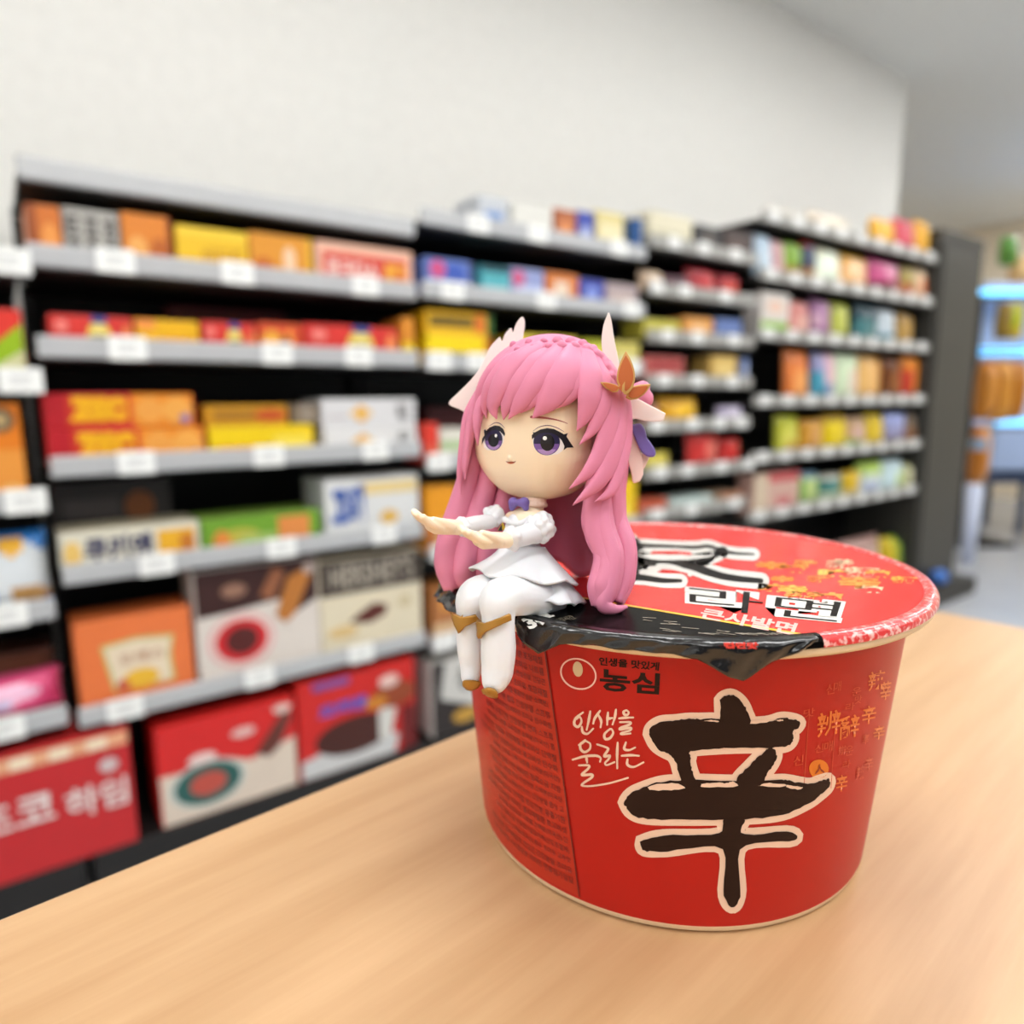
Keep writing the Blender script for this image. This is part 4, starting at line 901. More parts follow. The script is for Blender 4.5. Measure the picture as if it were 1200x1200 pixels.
# ------------------------------------------------------------------ figurine
FZ = 0.178                                  # view depth of the figurine's middle
PXM = FZ / FPX                              # one unit of the figurine measure in metres
def P(x, y, d=0.0): return at(x, y, FZ - d * PXM)
SKIN = M((255, 232, 202), .5, 'skin_vinyl', sss=.12, vary=.02)
HAIR = M((222, 134, 164), .5, 'pink_vinyl_hair', sss=.03, spec=.35, vary=.04, scale=60)
WHV = M((234, 236, 240), .45, 'white_vinyl', sss=.06, vary=.02)
GOLD = M((176, 128, 52), .35, 'gold_paint', metal=.35, vary=.05)
PURP = M((112, 92, 166), .4, 'purple_vinyl')
fig = empty('figurine', tuple(on_z(640, 712, LIDZ))); tag(fig, 'small pink haired doll figurine in white dress seated on the noodle cup rim', 'figurine')

def mesh_from(name, me, mats, smooth=True, parent=fig):
    for x in mats: me.materials.append(x)
    if smooth: me.polygons.foreach_set('use_smooth', [True] * len(me.polygons))
    o = bpy.data.objects.new(name, me); COL.objects.link(o)
    if parent: world_child(o, parent)
    return o
def sphere_bm(bm, c, r, seg=20, squash=None, rot=None):
    g = bmesh.ops.create_uvsphere(bm, u_segments=seg, v_segments=seg // 2 + 2, radius=1.0)
    for v in g['verts']:
        q_ = v.co * r
        if squash is not None: q_ = Vector((q_.x * squash[0], q_.y * squash[1], q_.z * squash[2]))
        if rot is not None: q_ = rot @ q_
        v.co = c + q_
def chain_bm(bm, pts, sub=14):
    """a tapering limb: pts (x, y, d, r) resampled as close-set balls"""
    C_ = []
    xs = catmull([(p[0], p[1], p[2]) for p in pts], sub * (len(pts) - 1) + 1)
    for i, p in enumerate(xs):
        t = i / sub; k = min(int(t), len(pts) - 2); f = t - k; f = f * f * (3 - 2 * f)
        r = pts[k][3] * (1 - f) + pts[k + 1][3] * f
        sphere_bm(bm, P(p.x, p.y, p.z), r * PXM, 16)
def fused(name, bm, mats, voxel, smooth_it=6, parent=fig):
    """one continuous skin over the gathered balls"""
    me = bpy.data.meshes.new(name); bm.to_mesh(me); bm.free()
    o = bpy.data.objects.new('raw', me); COL.objects.link(o)
    r = o.modifiers.new('skin', 'REMESH'); r.mode = 'VOXEL'; r.voxel_size = voxel
    if smooth_it: s_ = o.modifiers.new('soft', 'SMOOTH'); s_.factor = .5; s_.iterations = smooth_it
    dg = bpy.context.evaluated_depsgraph_get(); dg.update()
    out = bpy.data.meshes.new_from_object(o.evaluated_get(dg)); out.name = name
    bpy.data.objects.remove(o); bpy.data.meshes.remove(me)
    out.materials.clear()
    return mesh_from(name, out, mats, True, parent)
def bvh_of(o):
    me = o.data; mw = Matrix()
    return BVHTree.FromPolygons([v.co.copy() for v in me.vertices], [tuple(p.vertices) for p in me.polygons])
def bvh_hit(tree):
    def f(x, y):
        r = ray(x, y).normalized(); loc, nn, i, dist = tree.ray_cast(CAM, r)
        return (loc, nn) if loc is not None else None
    return f

# head frame
FA = radians(234); FH = Vector((cos(FA), sin(FA), 0)); RH = Vector((-FH.y, FH.x, 0)); ZH = Vector((0, 0, 1))
if RH.dot(RT) < 0: RH = -RH
HC = P(633, 487, 0)
def headpt(lat, fwd, up): return HC + (RH * lat + FH * fwd + ZH * up) * PXM

# ---- body: head, neck, chest, arms and hands in one skin
bm = bmesh.new()
g = bmesh.ops.create_uvsphere(bm, u_segments=64, v_segments=48, radius=1.0)
for v in g['verts']:
    n_ = v.co.copy(); e = 3.0 if n_.z < -.1 else 3.0 - .95 * min(1, (n_.z + .1) / .45)
    k = (abs(n_.x) ** e + abs(n_.y) ** e + abs(n_.z) ** e) ** (-1 / e); n_ *= k
    up = n_.z * (79 if n_.z > 0 else 97)
    jaw = 1.0 if n_.z > -.35 else 1 - .12 * ((-n_.z - .35) / .65) ** 1.5
    lat = n_.x * 72 * jaw; fwd = n_.y * (64 if n_.y > 0 else 60) * (jaw * .5 + .5)
    cheek = 3.2 * math.exp(-((n_.z + .52) / .22) ** 2) * (1 if n_.y > 0 else 0) * abs(n_.x)
    v.co = headpt(lat * (1 + cheek / 72), fwd + cheek * .3, up)
sphere_bm(bm, headpt(0, 60.4, -46), 3.6 * PXM, 12)
chain_bm(bm, [(628, 570, 5, 12), (626, 600, 12, 11)])
chain_bm(bm, [(600, 608, 6, 9), (618, 612, 22, 18), (637, 610, 38, 9)])
chain_bm(bm, [(618, 615, 18, 19), (616, 645, 14, 15), (626, 690, 10, 22)])
def hand(bm, wrist, tip, lat, arm_from):
    Wr, T = Vector(wrist), Vector(tip); ax = (T - Wr); L_ = ax.length; ax.normalize(); L3 = Vector(lat).normalized(); upv = Vector((0, -1, 0))
    ch = lambda a, r0, b_, r1: chain_bm(bm, [(*a, r0), (*b_, r1)], 8)
    chain_bm(bm, [(*arm_from, 8.0), (*Wr, 8.4)], 12)
    for o_ in (-4.5, 0, 4.5): ch(Wr + L3 * o_ * .6, 7.8, Wr + ax * L_ * .55 + L3 * o_ - upv * 5.2, 8.0)
    for i_, (o_, ln) in enumerate(((-9.0, .88), (-3.0, .98), (3.0, 1.0), (9.0, .90))):
        a_ = Wr + ax * L_ * .50 + L3 * o_ - upv * 3.6; m_ = Wr + ax * L_ * (.50 + .30 * ln) + L3 * o_ - upv * 2.0; t_ = Wr + ax * L_ * (.44 + .54 * ln) + L3 * o_ * .98 + upv * 3.0
        chain_bm(bm, [(*a_, 5.0), (*m_, 4.5), (*t_, 3.8)], 8)
hand(bm, (535, 618, 50), (487, 605, 95), (.62, .36, .7), (575, 611, 12))
a_, b_ = Vector((535, 618, 50)), Vector((487, 605, 95)); 
chain_bm(bm, [(529, 618, 67, 5.4), (519, 613, 79, 4.6), (508, 609, 86, 3.6)], 8)
hand(bm, (592, 633, 78), (542, 624, 120), (.62, .36, .7), (633, 622, 44))
chain_bm(bm, [(586, 634, 95, 5.6), (576, 629, 106, 4.8), (565, 625, 112, 3.8)], 8)
body = fused('body', bm, [SKIN], .00022, 3)
BT = bvh_of(body); FACE = bvh_hit(BT)

# ---- face: eyes, brow and mouth lie on the skin
q = zm(540, 470, .13333)
def facedecal(name, layers, parent=fig):
    b = MB()
    for vf, lift, mt in layers: on_surface(b, vf, FACE, lift, mt, 3)
    o = b.build(name, smooth=True); world_child(o, parent) if parent is fig else None
    if parent is not fig: o.parent = parent
    return o
EW = M((246, 240, 240), .3, 'eye_white'); LASH = M((20, 16, 28), .35, 'lash_black'); IRD = M((34, 28, 70), .3, 'iris_deep_violet'); IRP = M((118, 84, 158), .3, 'iris_purple'); IRL = M((178, 146, 204), .3, 'iris_light_lilac')
PUP = M((16, 14, 26), .25, 'pupil_black'); HIL = M((252, 252, 252), .3, 'catchlight_paint'); CREASE = M((120, 76, 110), .4, 'lid_crease'); BROW = M((170, 84, 80), .45, 'brow_paint'); LIP = M((206, 110, 72), .45, 'lip_paint')
U = 1e-5
def eye(white, iris, irl, pup, hil, lash, crease):
    e = facedecal('eye', [(poly2d(q(white)), 3 * U, EW)])
    i_ = facedecal('iris', [(ell2d(*q([iris[:2]])[0], iris[2] * .13333, iris[3] * .13333), 6 * U, IRD), (poly2d(q(irl[0])), 8 * U, IRP), (poly2d(q(irl[1])), 10 * U, IRL)], e)
    facedecal('pupil', [(ell2d(*q([pup[:2]])[0], pup[2] * .13333, pup[3] * .13333), 12 * U, PUP)], e)
    facedecal('catchlight', [(ell2d(*q([hil[:2]])[0], hil[2] * .13333, hil[3] * .13333, 10), 16 * U, HIL)], e)
    facedecal('eyelash', [(poly2d(q(l_)), 14 * U, LASH) for l_ in lash], e)
    facedecal('lid_crease', [(ribbon2d(q(crease), 1.0, n=24, taper=lambda t: .35 + .65 * sin(pi * t)), 5 * U, CREASE)], e)
def lower_ell(cx, cy, rx, ry, f0, f1, n=20):
    return [(cx + rx * cos(t), cy + ry * sin(t)) for t in [f0 + (f1 - f0) * i / n for i in range(n + 1)]]
eye([(196,360),(215,280),(250,245),(310,235),(365,265),(382,310),(372,370),(350,405),(300,430),(235,432),(205,405)],
    (290, 338, 78, 95), (lower_ell(290, 346, 73, 84, .02, pi - .02), lower_ell(290, 352, 60, 76, .45, pi - .45)), (290, 345, 46, 58), (312, 303, 11, 15),
    [[(186,385),(192,330),(212,300),(206,258),(218,246),(226,262),(256,232),(300,214),(345,220),(376,246),(392,286),(386,308),(372,290),(350,268),(310,250),(262,264),(228,300),(206,345)]],
    [(248,222),(300,192),(345,198),(386,236)])
eye([(630,350),(640,310),(690,262),(760,248),(830,262),(880,310),(910,350),(908,410),(890,440),(850,468),(760,480),(690,462),(650,420)],
    (755, 362, 116, 114), (lower_ell(755, 372, 110, 100, .04, pi - .04), lower_ell(755, 380, 92, 92, .5, pi - .5)), (762, 364, 62, 74), (740, 326, 18, 18),
    [[(628,335),(626,300),(640,285),(634,272),(652,276),(700,250),(760,238),(820,246),(868,270),(905,292),(940,282),(926,310),(958,360),(990,408),(930,410),(902,432),(910,396),(886,345),(850,306),(800,280),(740,276),(690,288),(650,318)]],
    [(638,262),(690,228),(765,214),(840,232),(905,268)])
facedecal('eyebrow', [(ribbon2d(q([(620,140),(700,144),(800,157),(880,176),(935,197)]), 3.0, n=24, taper=lambda t: 1.05 - .85 * t), 4 * U, BROW)])
facedecal('mouth', [(poly2d(q([(398,530),(425,534),(445,530),(460,534),(484,530),(470,546),(442,553),(414,547)])), 4 * U, LIP), (ribbon2d(q([(400,531),(425,537),(445,534),(462,537),(482,530)]), .7, n=16), 6 * U, M((130, 50, 36), .5, 'mouth_line'))])

# ---- hair
CAPC = HC + (RH * 6 - FH * 12) * PXM + ZH * 2 * PXM
CA, CB, CC = 90, 86, 88
def cap_pt(lat, fwd, up, s=1.0): return CAPC + (RH * lat * CA + FH * fwd * CB + ZH * up * CC) * PXM * s
CAPY = 485
def on_cap(x, y, s=1.0):
    yy = min(y, CAPY); r = ray(x, yy)
    def loc(v): return Vector((v.dot(RH) / CA, v.dot(FH) / CB, v.z / CC)) / (PXM * s)
    o_, d_ = loc(CAM - CAPC), loc(r)
    A = d_.dot(d_); B = o_.dot(d_); C_ = o_.dot(o_) - 1; ds = B * B - A * C_
    t = (-B - math.sqrt(max(ds, 0))) / A
    return at(x, y, t)
def strand(b, path, widths, thick, mat, n=26, m=14, axis=None, flat=1.0):
    """a lock of hair: path of world points, half widths and half thicknesses in figurine units along it"""
    C_ = catmull([tuple(p) for p in path], n)
    ax = axis if axis is not None else CAPC
    def interp(l, t):
        t *= len(l) - 1; k = min(int(t), len(l) - 2); f = t - k; return l[k] * (1 - f) + l[k + 1] * f
    vs = []
    for i, p in enumerate(C_):
        t = (C_[min(i + 1, n - 1)] - C_[max(i - 1, 0)]).normalized()
        o_ = p - ax
        if p.z < ax.z: o_.z *= .15
        o_ = o_ - t * o_.dot(t)
        if o_.length < 1e-7: o_ = FH.copy()
        o_.normalize(); sd = t.cross(o_).normalized()
        w_ = max(interp(widths, i / (n - 1)), .12) * PXM; h_ = max(interp(thick, i / (n - 1)), .12) * PXM
        for j in range(m):
            a = 2 * pi * j / m; c_, s_ = cos(a), sin(a)
            x_ = (abs(c_) ** .9) * (1 if c_ > 0 else -1); y_ = (abs(s_) ** 1.15) * (1 if s_ > 0 else -1)
            vs.append(p + sd * x_ * w_ + o_ * y_ * h_)
    fs = [(i*m+j, i*m+(j+1) % m, (i+1)*m+(j+1) % m, (i+1)*m+j) for i in range(n - 1) for j in range(m)]
    fs += [tuple(range(m))[::-1], tuple((n-1)*m+j for j in range(m))]
    b.add(vs, fs, mat)
def hb(name, b, parent=fig):
    o = b.build(name, smooth=True); world_child(o, fig); return o
# skull cap, open at the face
b = MB(); NU, NV = 72, 40; vs = []; keep = []
for i in range(NV + 1):
    ph = pi * i / NV
    for j in range(NU):
        th = 2 * pi * j / NU; la, fw, up = sin(ph) * cos(th), sin(ph) * sin(th), cos(ph)
        gro = 1 + .012 * sin(th * 17) * sin(ph) - .008
        vs.append(cap_pt(la, fw, up, gro * .985))
fs = []
for i in range(NV):
    for j in range(NU):
        ph = pi * (i + .5) / NV; th = 2 * pi * (j + .5) / NU; la, fw, up = sin(ph) * cos(th), sin(ph) * sin(th), cos(ph)
        if fw > .22 and up < .38: continue
        if up < -.55: continue
        a = i * NU + j; c_ = i * NU + (j + 1) % NU; fs.append((a, a + NU, c_ + NU, c_))
b.add(vs, fs, HAIR); cap = hb('hair_cap', b); so = cap.modifiers.new('thick', 'SOLIDIFY'); so.thickness = .0012; so.offset = -1
# fringe
FR = [ # path, half widths, how close the tip lies to the brow, lift of the lock
 ([(608,410),(582,430),(566,455),(561,476),(563,487)], [4, 8, 8, 5, .5], .97, 0),
 ([(622,406),(593,426),(575,452),(568,474),(570,490)], [5, 10, 10, 6, .5], .955, .012),
 ([(636,403),(606,422),(587,450),(578,474),(582,491)], [8, 15, 15, 11, .8], .945, .026),
 ([(650,402),(626,424),(606,450),(594,474),(590,492)], [8, 13, 13, 9, .6], .94, .004),
 ([(660,403),(644,424),(626,448),(609,472),(596,491)], [8, 14, 14, 10, .6], .935, .020),
 ([(664,404),(654,424),(642,446),(626,468),(610,484)], [7, 10, 11, 8, .6], .94, .0),
 ([(672,405),(666,428),(655,450),(640,472),(624,490)], [9, 17, 18, 12, .6], .94, .030),
 ([(680,407),(680,430),(674,450),(662,467),(646,480)], [8, 13, 13, 8, .6], .95, .008),
 ([(688,411),(692,438),(691,464),(685,487),(676,505)], [9, 15, 15, 9, .5], .975, .034),
 ([(698,417),(707,445),(706,474),(695,502),(679,521)], [8, 12, 12, 7, .5], .985, .014)]
b = MB()
for k, (pa, wd, ts, lf) in enumerate(FR):
    path = [on_cap(x, y, (1.008 + lf * 1.3) * (1 - (1 - ts) * (i_ / (len(pa) - 1)) ** 1.6)) for i_, (x, y) in enumerate(pa)]
    strand(b, path, wd, [3, 7, 7.5, 5, .6], HAIR)
hb('fringe', b)
# face-framing locks on the near side
b = MB()
for k, (pa, wd, th_) in enumerate([
 ([(700,420),(714,455),(716,490),(706,525),(690,552),(667,573)], [8, 15, 16, 13, 8, .6], 7),
 ([(712,424),(726,460),(727,500),(716,540),(698,568),(671,592)], [7, 13, 15, 14, 9, .6], 7),
 ([(720,436),(731,470),(733,510),(727,545),(716,575),(697,588)], [6, 11, 13, 11, 7, .6], 7)]):
    path = [on_cap(x, y, 1.02 + .012 * k - (.05 * (i_ / 5) ** 2)) for i_, (x, y) in enumerate(pa)]
    strand(b, path, wd, [4, th_, th_, th_ * .85, 5, .5], HAIR)
hb('side_lock', b)
b = MB()
for pa, wd in [([(572,440,12),(556,475,10),(550,510,8),(545,545,8),(545,562,10)], [5, 9, 10, 7, .5]),
               ([(566,448,0),(549,485,-4),(543,525,-4),(539,558,-4),(540,580,-2)], [5, 8, 8, 6, .5]),
               ([(574,450,24),(562,478,30),(559,500,32),(560,522,30)], [4, 6, 5, .5])]:
    strand(b, [P(*p) for p in pa], wd, [3, 6, 6, 4, .5], HAIR)
hb('side_lock', b)
# long flowing locks
def lock(paths):
    b = MB()
    for pa, wd, th_ in paths: strand(b, [P(*p) for p in pa], wd, th_, HAIR, n=40, m=18)
    return hb('hair_lock', b)
lock([([(722,468,14),(716,520,24),(704,575,32),(703,620,40),(716,655,46),(710,690,54),(700,712,58)], [14, 21, 27, 23, 19, 20, 9], [9, 12, 13, 13, 12, 11, 6]),
      ([(712,560,38),(706,610,46),(717,650,52),(713,688,59),(707,708,62),(720,714,60),(735,711,56)], [6, 10, 11, 10, 9, 6, 1.8], [6, 8, 8, 8, 7, 5, 1.8]),
      ([(694,570,36),(690,612,44),(704,650,50),(697,688,58),(697,710,60)], [6, 9, 9, 9, 4], [6, 8, 8, 8, 4])])
lock([([(728,470,0),(727,540,8),(722,600,16),(734,640,26),(733,675,34),(724,706,42)], [8, 11, 9, 12, 11, 7], [7, 9, 9, 9, 8, 5]),
      ([(733,480,-14),(729,545,-8),(725,598,0),(738,640,12),(736,680,22),(726,712,34)], [6, 9, 8, 8, 8, 3], [6, 8, 8, 8, 8, 3])])
lock([([(564,470,-20),(556,530,-24),(544,580,-28),(531,625,-32),(525,660,-34),(530,690,-34)], [10, 14, 16, 18, 18, 13], [8, 12, 15, 18, 17, 11]),
      ([(580,500,-20),(572,560,-22),(560,605,-26),(548,645,-28),(545,672,-28),(548,688,-28)], [10, 14, 17, 18, 17, 12], [8, 12, 15, 17, 16, 10]),
      ([(552,560,-30),(536,605,-36),(520,645,-40),(519,672,-38),(531,693,-36)], [6, 9, 10, 9, 1.5], [6, 8, 8, 8, 1.5]),
      ([(600,540,-30),(590,600,-34),(574,645,-34),(562,686,-32)], [16, 25, 26, 14], [8, 15, 19, 10]),
      ([(616,560,-40),(606,610,-44),(594,650,-44),(580,682,-40)], [14, 18, 18, 8], [8, 15, 18, 8])])
# hair hanging down the back
b = MB(); nb, mb_ = 46, 22; vs = []
for j in range(mb_ + 1):
    t = j / mb_
    for i in range(nb + 1):
        be = radians(-6) + radians(192) * i / nb              # from one side round the back to the other
        la, bk = cos(be), -sin(be)
        rr_ = (.93 + .05 * t + .07 * t * t * abs(la)) * (1 + .022 * sin(be * 13 + 1.5 * t))
        zz = 20 - (229 + 5 * sin(be * 9)) * t * (1 - .10 * max(0, -la) * t)
        vs.append(CAPC + (RH * la * CA * rr_ + FH * bk * CB * rr_ * (1 - .12 * t)) * PXM + ZH * zz * PXM)
b.add(vs, [(j*(nb+1)+i, j*(nb+1)+i+1, (j+1)*(nb+1)+i+1, (j+1)*(nb+1)+i) for j in range(mb_) for i in range(nb)], HAIR)
o = hb('back_hair', b); so = o.modifiers.new('thick', 'SOLIDIFY'); so.thickness = .0016; so.offset = 0
# plait across the crown, bun behind
bm = bmesh.new()
pl = [(604,404),(622,401),(640,400),(656,400),(671,401),(685,404),(697,410),(706,419),(713,430),(718,442)]
for i, (x, y) in enumerate(pl): 
    for s_ in (-1, 1): sphere_bm(bm, on_cap(x + s_ * 2.5, y + 3 + s_ * 3.0, 1.035), (6.4 if i > 2 else 4.6) * PXM, 14)
fused('plait', bm, [HAIR], .0003, 2)
bm = bmesh.new()
for dx, dy, r_ in ((0, 0, 13), (6, 6, 11), (-5, 8, 11), (4, -6, 9)): sphere_bm(bm, P(749 + dx, 461 + dy, 2), r_ * PXM, 18)
fused('hair_bun', bm, [HAIR], .0004, 4)

# ---- head ornaments
def plate(name, pts, d, thick, mat, slope=(0, 0), bev=.0004, parent=fig, extra=None, c0=None):
    """a cut-out slab of real thickness, d towards the viewer, sloping by slope per unit"""
    cx = sum(p[0] for p in pts) / len(pts); cy = sum(p[1] for p in pts) / len(pts)
    bm = bmesh.new(); f = []
    def dd(x, y): return d + (x - cx) * slope[0] + (y - cy) * slope[1]
    top = [bm.verts.new(P(x, y, dd(x, y) + thick / 2)) for x, y in pts]; bot = [bm.verts.new(P(x, y, dd(x, y) - thick / 2)) for x, y in pts]
    n_ = len(pts)
    ft = bm.faces.new(top[::-1]); fb = bm.faces.new(bot)
    for i in range(n_): bm.faces.new([top[i], top[(i+1) % n_], bot[(i+1) % n_], bot[i]])
    bmesh.ops.recalc_face_normals(bm, faces=bm.faces[:])
    ed = [e for e in bm.edges if (e.verts[0] in top) == (e.verts[1] in top)]
    bmesh.ops.bevel(bm, geom=ed, offset=bev, segments=3, affect='EDGES', profile=.6, clamp_overlap=True)
    bmesh.ops.triangulate(bm, faces=[f for f in bm.faces if len(f.verts) > 4])
    b = MB(); b.bm(bm, mat); o = b.build(name)
    world_child(o, fig) if parent is fig else setattr(o, 'parent', parent)
    return o
def smooth_poly(pts, n): return [tuple(p[:2]) for p in catmull([(x, y, 0) for x, y in pts] , n)]
WING = M((240, 226, 220), .45, 'pale_wing_vinyl', sss=.06)
wl = smooth_poly([(549,486),(539,480),(528,475.5),(526.5,470.5),(536,461),(552,445),(564,429),(573,409),(580,400),(585.5,395)], 26) + smooth_poly([(586.5,395.5),(588.5,399.5),(592,391),(598,384.5)], 9) + smooth_poly([(599.5,384.5),(601,389.5),(605,379),(611,371.5),(614.5,374),(615,383),(613,400),(622,425),(600,470)], 20)
plate('head_wing', wl, -38, 6, WING, (0, 0), .0005)
wr_ = smooth_poly([(716,452),(711,436),(706.5,416),(705,400),(707,382),(712.5,366.5)], 16) + smooth_poly([(714,367),(717,378),(720,398),(725,423),(728,446)], 12)
plate('head_horn', wr_, 24, 9, WING, (0, 0), .0006)
we = smooth_poly([(722,462),(744,466),(762,475),(780,484.5)], 10) + smooth_poly([(779,488),(776,493.5),(760,494),(741,491),(735,502),(729,518)], 12) + [(728.5, 500), (726, 480)]
plate('ear_wing', we, 22, 8, WING, (.1, 0), .0006)
PNK = M((242, 214, 204), .45, 'blush_white_vinyl')
plate('ribbon_tail', smooth_poly([(733,494),(740,504),(748,520),(753,540),(754,556)], 12) + smooth_poly([(750,564),(742,566),(740,556),(735,538),(728,512)], 10), 8, 7, PNK, (0, 0), .0006)
plate('ribbon_tail', [(750,530),(757,532),(761,536),(757,545),(753,552),(751,543)], 2, 5, PNK, (0, 0), .0004)
plate('ribbon_bow', smooth_poly([(738,499),(744,497),(751,496.5),(756,504),(758,513)], 10) + smooth_poly([(762,518),(768,528),(767,535),(758,535),(750,527),(745,516)], 14), 12, 10, PURP, (0, 0), .0009)
# gold leaf ornament: three petals with copper inlays
ORN = M((206, 160, 92), .35, 'pale_gold_edge', metal=.3); COP = M((192, 100, 44), .4, 'copper_inlay', metal=.15)
def petal(name, pts, d, ins):
    o = plate(name, pts, d, 9, ORN, (0, 0), .0005)
    cx = sum(p[0] for p in pts) / len(pts); cy = sum(p[1] for p in pts) / len(pts)
    plate('petal_inlay', [(cx + (x - cx) * ins, cy + (y - cy) * ins) for x, y in pts], d + 4.6, 1.4, COP, (0, 0), .00012, parent=o)
petal('petal', smooth_poly([(732,448),(716,457) if False else (722,460),(710,455),(703.5,448.5)], 8) + smooth_poly([(703.5,447.5),(713,448.5),(724,452),(732,461)], 8) + [(731, 465)], 74, .78)
petal('petal', smooth_poly([(733,466),(738,455),(748,451),(762.5,450)], 8) + smooth_poly([(762,452),(757,460),(748,467),(738,469)], 8), 60, .78)
petal('petal', smooth_poly([(733.7,411.5),(739,421),(743.5,434),(744,446),(740,457),(733.5,463)], 14) + smooth_poly([(730,460),(723.5,450),(723,438),(727,424),(733,412)], 14), 68, .82)

# ---- dress
bm = bmesh.new()
chain_bm(bm, [(611, 618, 20, 19), (612, 634, 18, 19), (613, 650, 18, 22)])
chain_bm(bm, [(603, 620, 16, 12), (614, 622, 26, 15), (627, 622, 34, 12)])
bod = fused('bodice', bm, [WHV], .0004, 4)
def skirt(name, c0, r0, c1, r1, hem, thick, rows=18, cols=84):
    b = MB(); vs = []
    for j in range(rows + 1):
        t = j / rows
        for i in range(cols):
            a = 2 * pi * i / cols; dx, dy, dz = hem(a)
            k = t ** 1.25
            fold = 1 + .045 * t * sin(a * 9 + .6)
            x = c0[0] + (c1[0] - c0[0]) * t + (r0[0] + (r1[0] - r0[0]) * k) * cos(a) * fold + dx * t * t
            y = c0[1] + (c1[1] - c0[1]) * t + dy * t ** 1.6
            d = c0[2] + (c1[2] - c0[2]) * t + (r0[1] + (r1[1] - r0[1]) * k) * sin(a) * fold + dz * t * t
            vs.append(P(x, y, d))
    b.add(vs, [(j*cols+i, j*cols+(i+1) % cols, (j+1)*cols+(i+1) % cols, (j+1)*cols+i) for j in range(rows) for i in range(cols)], WHV)
    o = b.build(name, smooth=True); world_child(o, fig); so = o.modifiers.new('thick', 'SOLIDIFY'); so.thickness = thick; so.offset = 1
    return o
def hem1(a): return (-1 if cos(a) < 0 else 0, 8 * cos(a) + 5 * max(0, sin(a)) + 3.0 * sin(6 * a + .9), 0)
skirt('peplum', (612, 642, 18), (25, 22), (613, 675, 26), (61, 56), hem1, .0005)
def hem2(a): return (0, 12 * cos(a) + 10 * max(0, sin(a)) + 1.4 * sin(14 * a), 0)
skirt('underskirt', (615, 652, 16), (24, 20), (625, 694, 22), (58, 52), hem2, .0006)
def frill(name, centre, r, n, rb, seed, squash=1.0):
    bm = bmesh.new(); rf = random.Random(seed); sphere_bm(bm, P(*centre), r * .86 * PXM, 18)
    for i in range(n):
        z_ = 1 - 2 * (i + .5) / n; a = i * 2.399963; rxy = math.sqrt(1 - z_ * z_)
        sphere_bm(bm, P(centre[0] + r * .82 * rxy * cos(a), centre[1] + r * .82 * z_ * squash, centre[2] + r * .82 * rxy * sin(a)), rb * (1 + .25 * rf.uniform(-1, 1)) * PXM, 12)
    return fused(name, bm, [WHV], .00032, 3)
frill('puff_sleeve', (633, 619, 42), 17.5, 30, 5.6, 3)
frill('puff_sleeve', (579, 605, 6), 12, 22, 4.8, 4)
def cuff(pts, fr, n, rb, seed):
    bm = bmesh.new(); chain_bm(bm, pts)
    rf = random.Random(seed); Wp = Vector(pts[-1][:3]); ax = (Wp - Vector(pts[0][:3])).normalized(); u_ = ax.cross(Vector((0, 1, 0))).normalized(); v_ = ax.cross(u_)
    for i in range(n):
        a = 2 * pi * i / n; c_ = Wp + (u_ * cos(a) + v_ * sin(a)) * fr; sphere_bm(bm, P(*c_), rb * (1 + .2 * rf.uniform(-1, 1)) * PXM, 12)
    return fused('cuff_sleeve', bm, [WHV], .00032, 3)
cuff([(630, 623, 46, 12), (612, 628, 62, 11.5), (600, 631, 72, 11)], 10.5, 11, 4.4, 5)
cuff([(574, 611, 14, 9), (556, 614, 32, 9.2), (542, 617, 44, 9)], 9, 10, 3.8, 6)
# neck frill, bow and small jewel
bm = bmesh.new()
for i in range(18):
    a = 2 * pi * i / 18
    for yy, rr_ in ((586, 12), (592, 13)): sphere_bm(bm, P(626 + rr_ * cos(a), yy, 10 + rr_ * sin(a)), 3.2 * PXM, 10)
fused('collar_frill', bm, [M((244, 214, 196), .5, 'blush_frill')], .0003, 2)
bm = bmesh.new()
for dx, dd_ in ((-6.5, -3), (6.5, 4)):
    sphere_bm(bm, P(608 + dx, 589, 31 + dd_), 6.2 * PXM, 14, (1, 1, 1.05)); sphere_bm(bm, P(608 + dx * 1.25, 595, 31 + dd_), 4 * PXM, 12)
sphere_bm(bm, P(608, 589, 34), 4.4 * PXM, 12)
fused('neck_bow', bm, [PURP], .0003, 3)
bm = bmesh.new()
for i in range(9): 
    t = i / 8; sphere_bm(bm, P(592 + 30 * t, 609 + 6 * sin(pi * t) - 2 * t, 33 + 12 * t), 4.0 * PXM, 12)
fused('neckline_frill', bm, [WHV], .0003, 3)
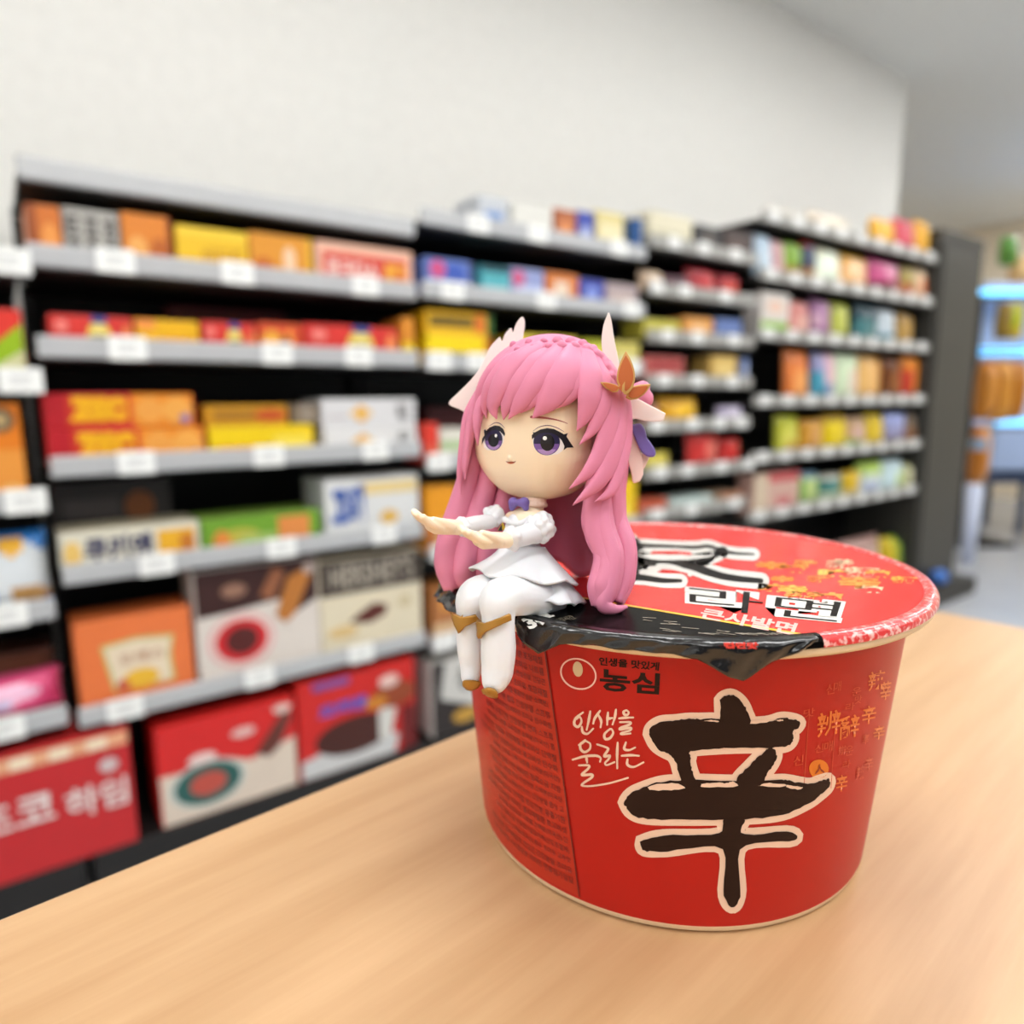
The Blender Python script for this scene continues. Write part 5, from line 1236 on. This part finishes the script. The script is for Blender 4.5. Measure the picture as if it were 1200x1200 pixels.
jw = plate('chest_jewel', [(583, 622), (589, 612), (594, 621)], 50, 5, M((206, 170, 60), .3, 'bright_gold', metal=.5), bev=.0002)
plate('jewel_stone', [(583.5, 622), (588, 614.5), (588.5, 622)], 53, 2, M((24, 22, 26), .3, 'black_stone'), bev=.0001, parent=jw)

# ---- legs: white stockings with gold trim and gold toes
def stocking(pts):
    bm = bmesh.new(); chain_bm(bm, pts, 16); return fused('stocking', bm, [WHV], .00036, 6)
sl = stocking([(632, 692, 2, 18), (598, 692, 32, 20), (560, 698, 62, 21), (551, 722, 66, 15.5), (551, 758, 65, 14.5), (552, 781, 66, 12), (551.5, 793, 70, 10.5)])
sr = stocking([(648, 704, 30, 17), (622, 699, 60, 21), (588, 701, 92, 22), (584, 724, 98, 17.5), (584, 762, 97, 18.5), (583, 785, 97, 17), (580, 797, 100, 14)])
def onto(o):
    tr = bvh_of(o); hit = bvh_hit(tr)
    def f(x, y):
        h = hit(x, y)
        if h: return h
        c_ = sum((v.co for v in o.data.vertices), Vector()) / len(o.data.vertices); r_ = ray(x, y)
        l, n_, i_, dd_ = tr.find_nearest(CAM + r_ * ((c_ - CAM).dot(FW)))
        return l, n_
    return f
def trim(name, polys, o, lift, th, mat):
    b = MB(); f = onto(o)
    for p in polys: on_surface(b, poly2d(p), f, lift, mat, 2.5)
    t = b.build(name, smooth=True); t.parent = o; so = t.modifiers.new('thick', 'SOLIDIFY'); so.thickness = th; so.offset = -1; return t
trim('gold_trim', [[(533.5,717),(543,722.5),(557,718.5),(560,725),(552,729.5),(546,733.5),(541,741),(538,734)]], sl, .0005, .0009, GOLD)
trim('gold_trim', [[(560,726.5),(571,730),(595,718),(595.6,725.5),(580,735),(570.5,741),(566.5,748),(561.5,740)]], sr, .0005, .0009, GOLD)
trim('toe_cap', [smooth_poly([(545,796.5),(553,796),(560,798),(562,803),(556,806.5),(549,806),(545,801),(545,797)], 20)], sl, .0004, .0007, GOLD)
trim('toe_cap', [smooth_poly([(568,805.5),(575,804.5),(581,807),(583,812),(579,815.5),(572,815),(568,809),(568,806)], 20)], sr, .0004, .0007, GOLD)
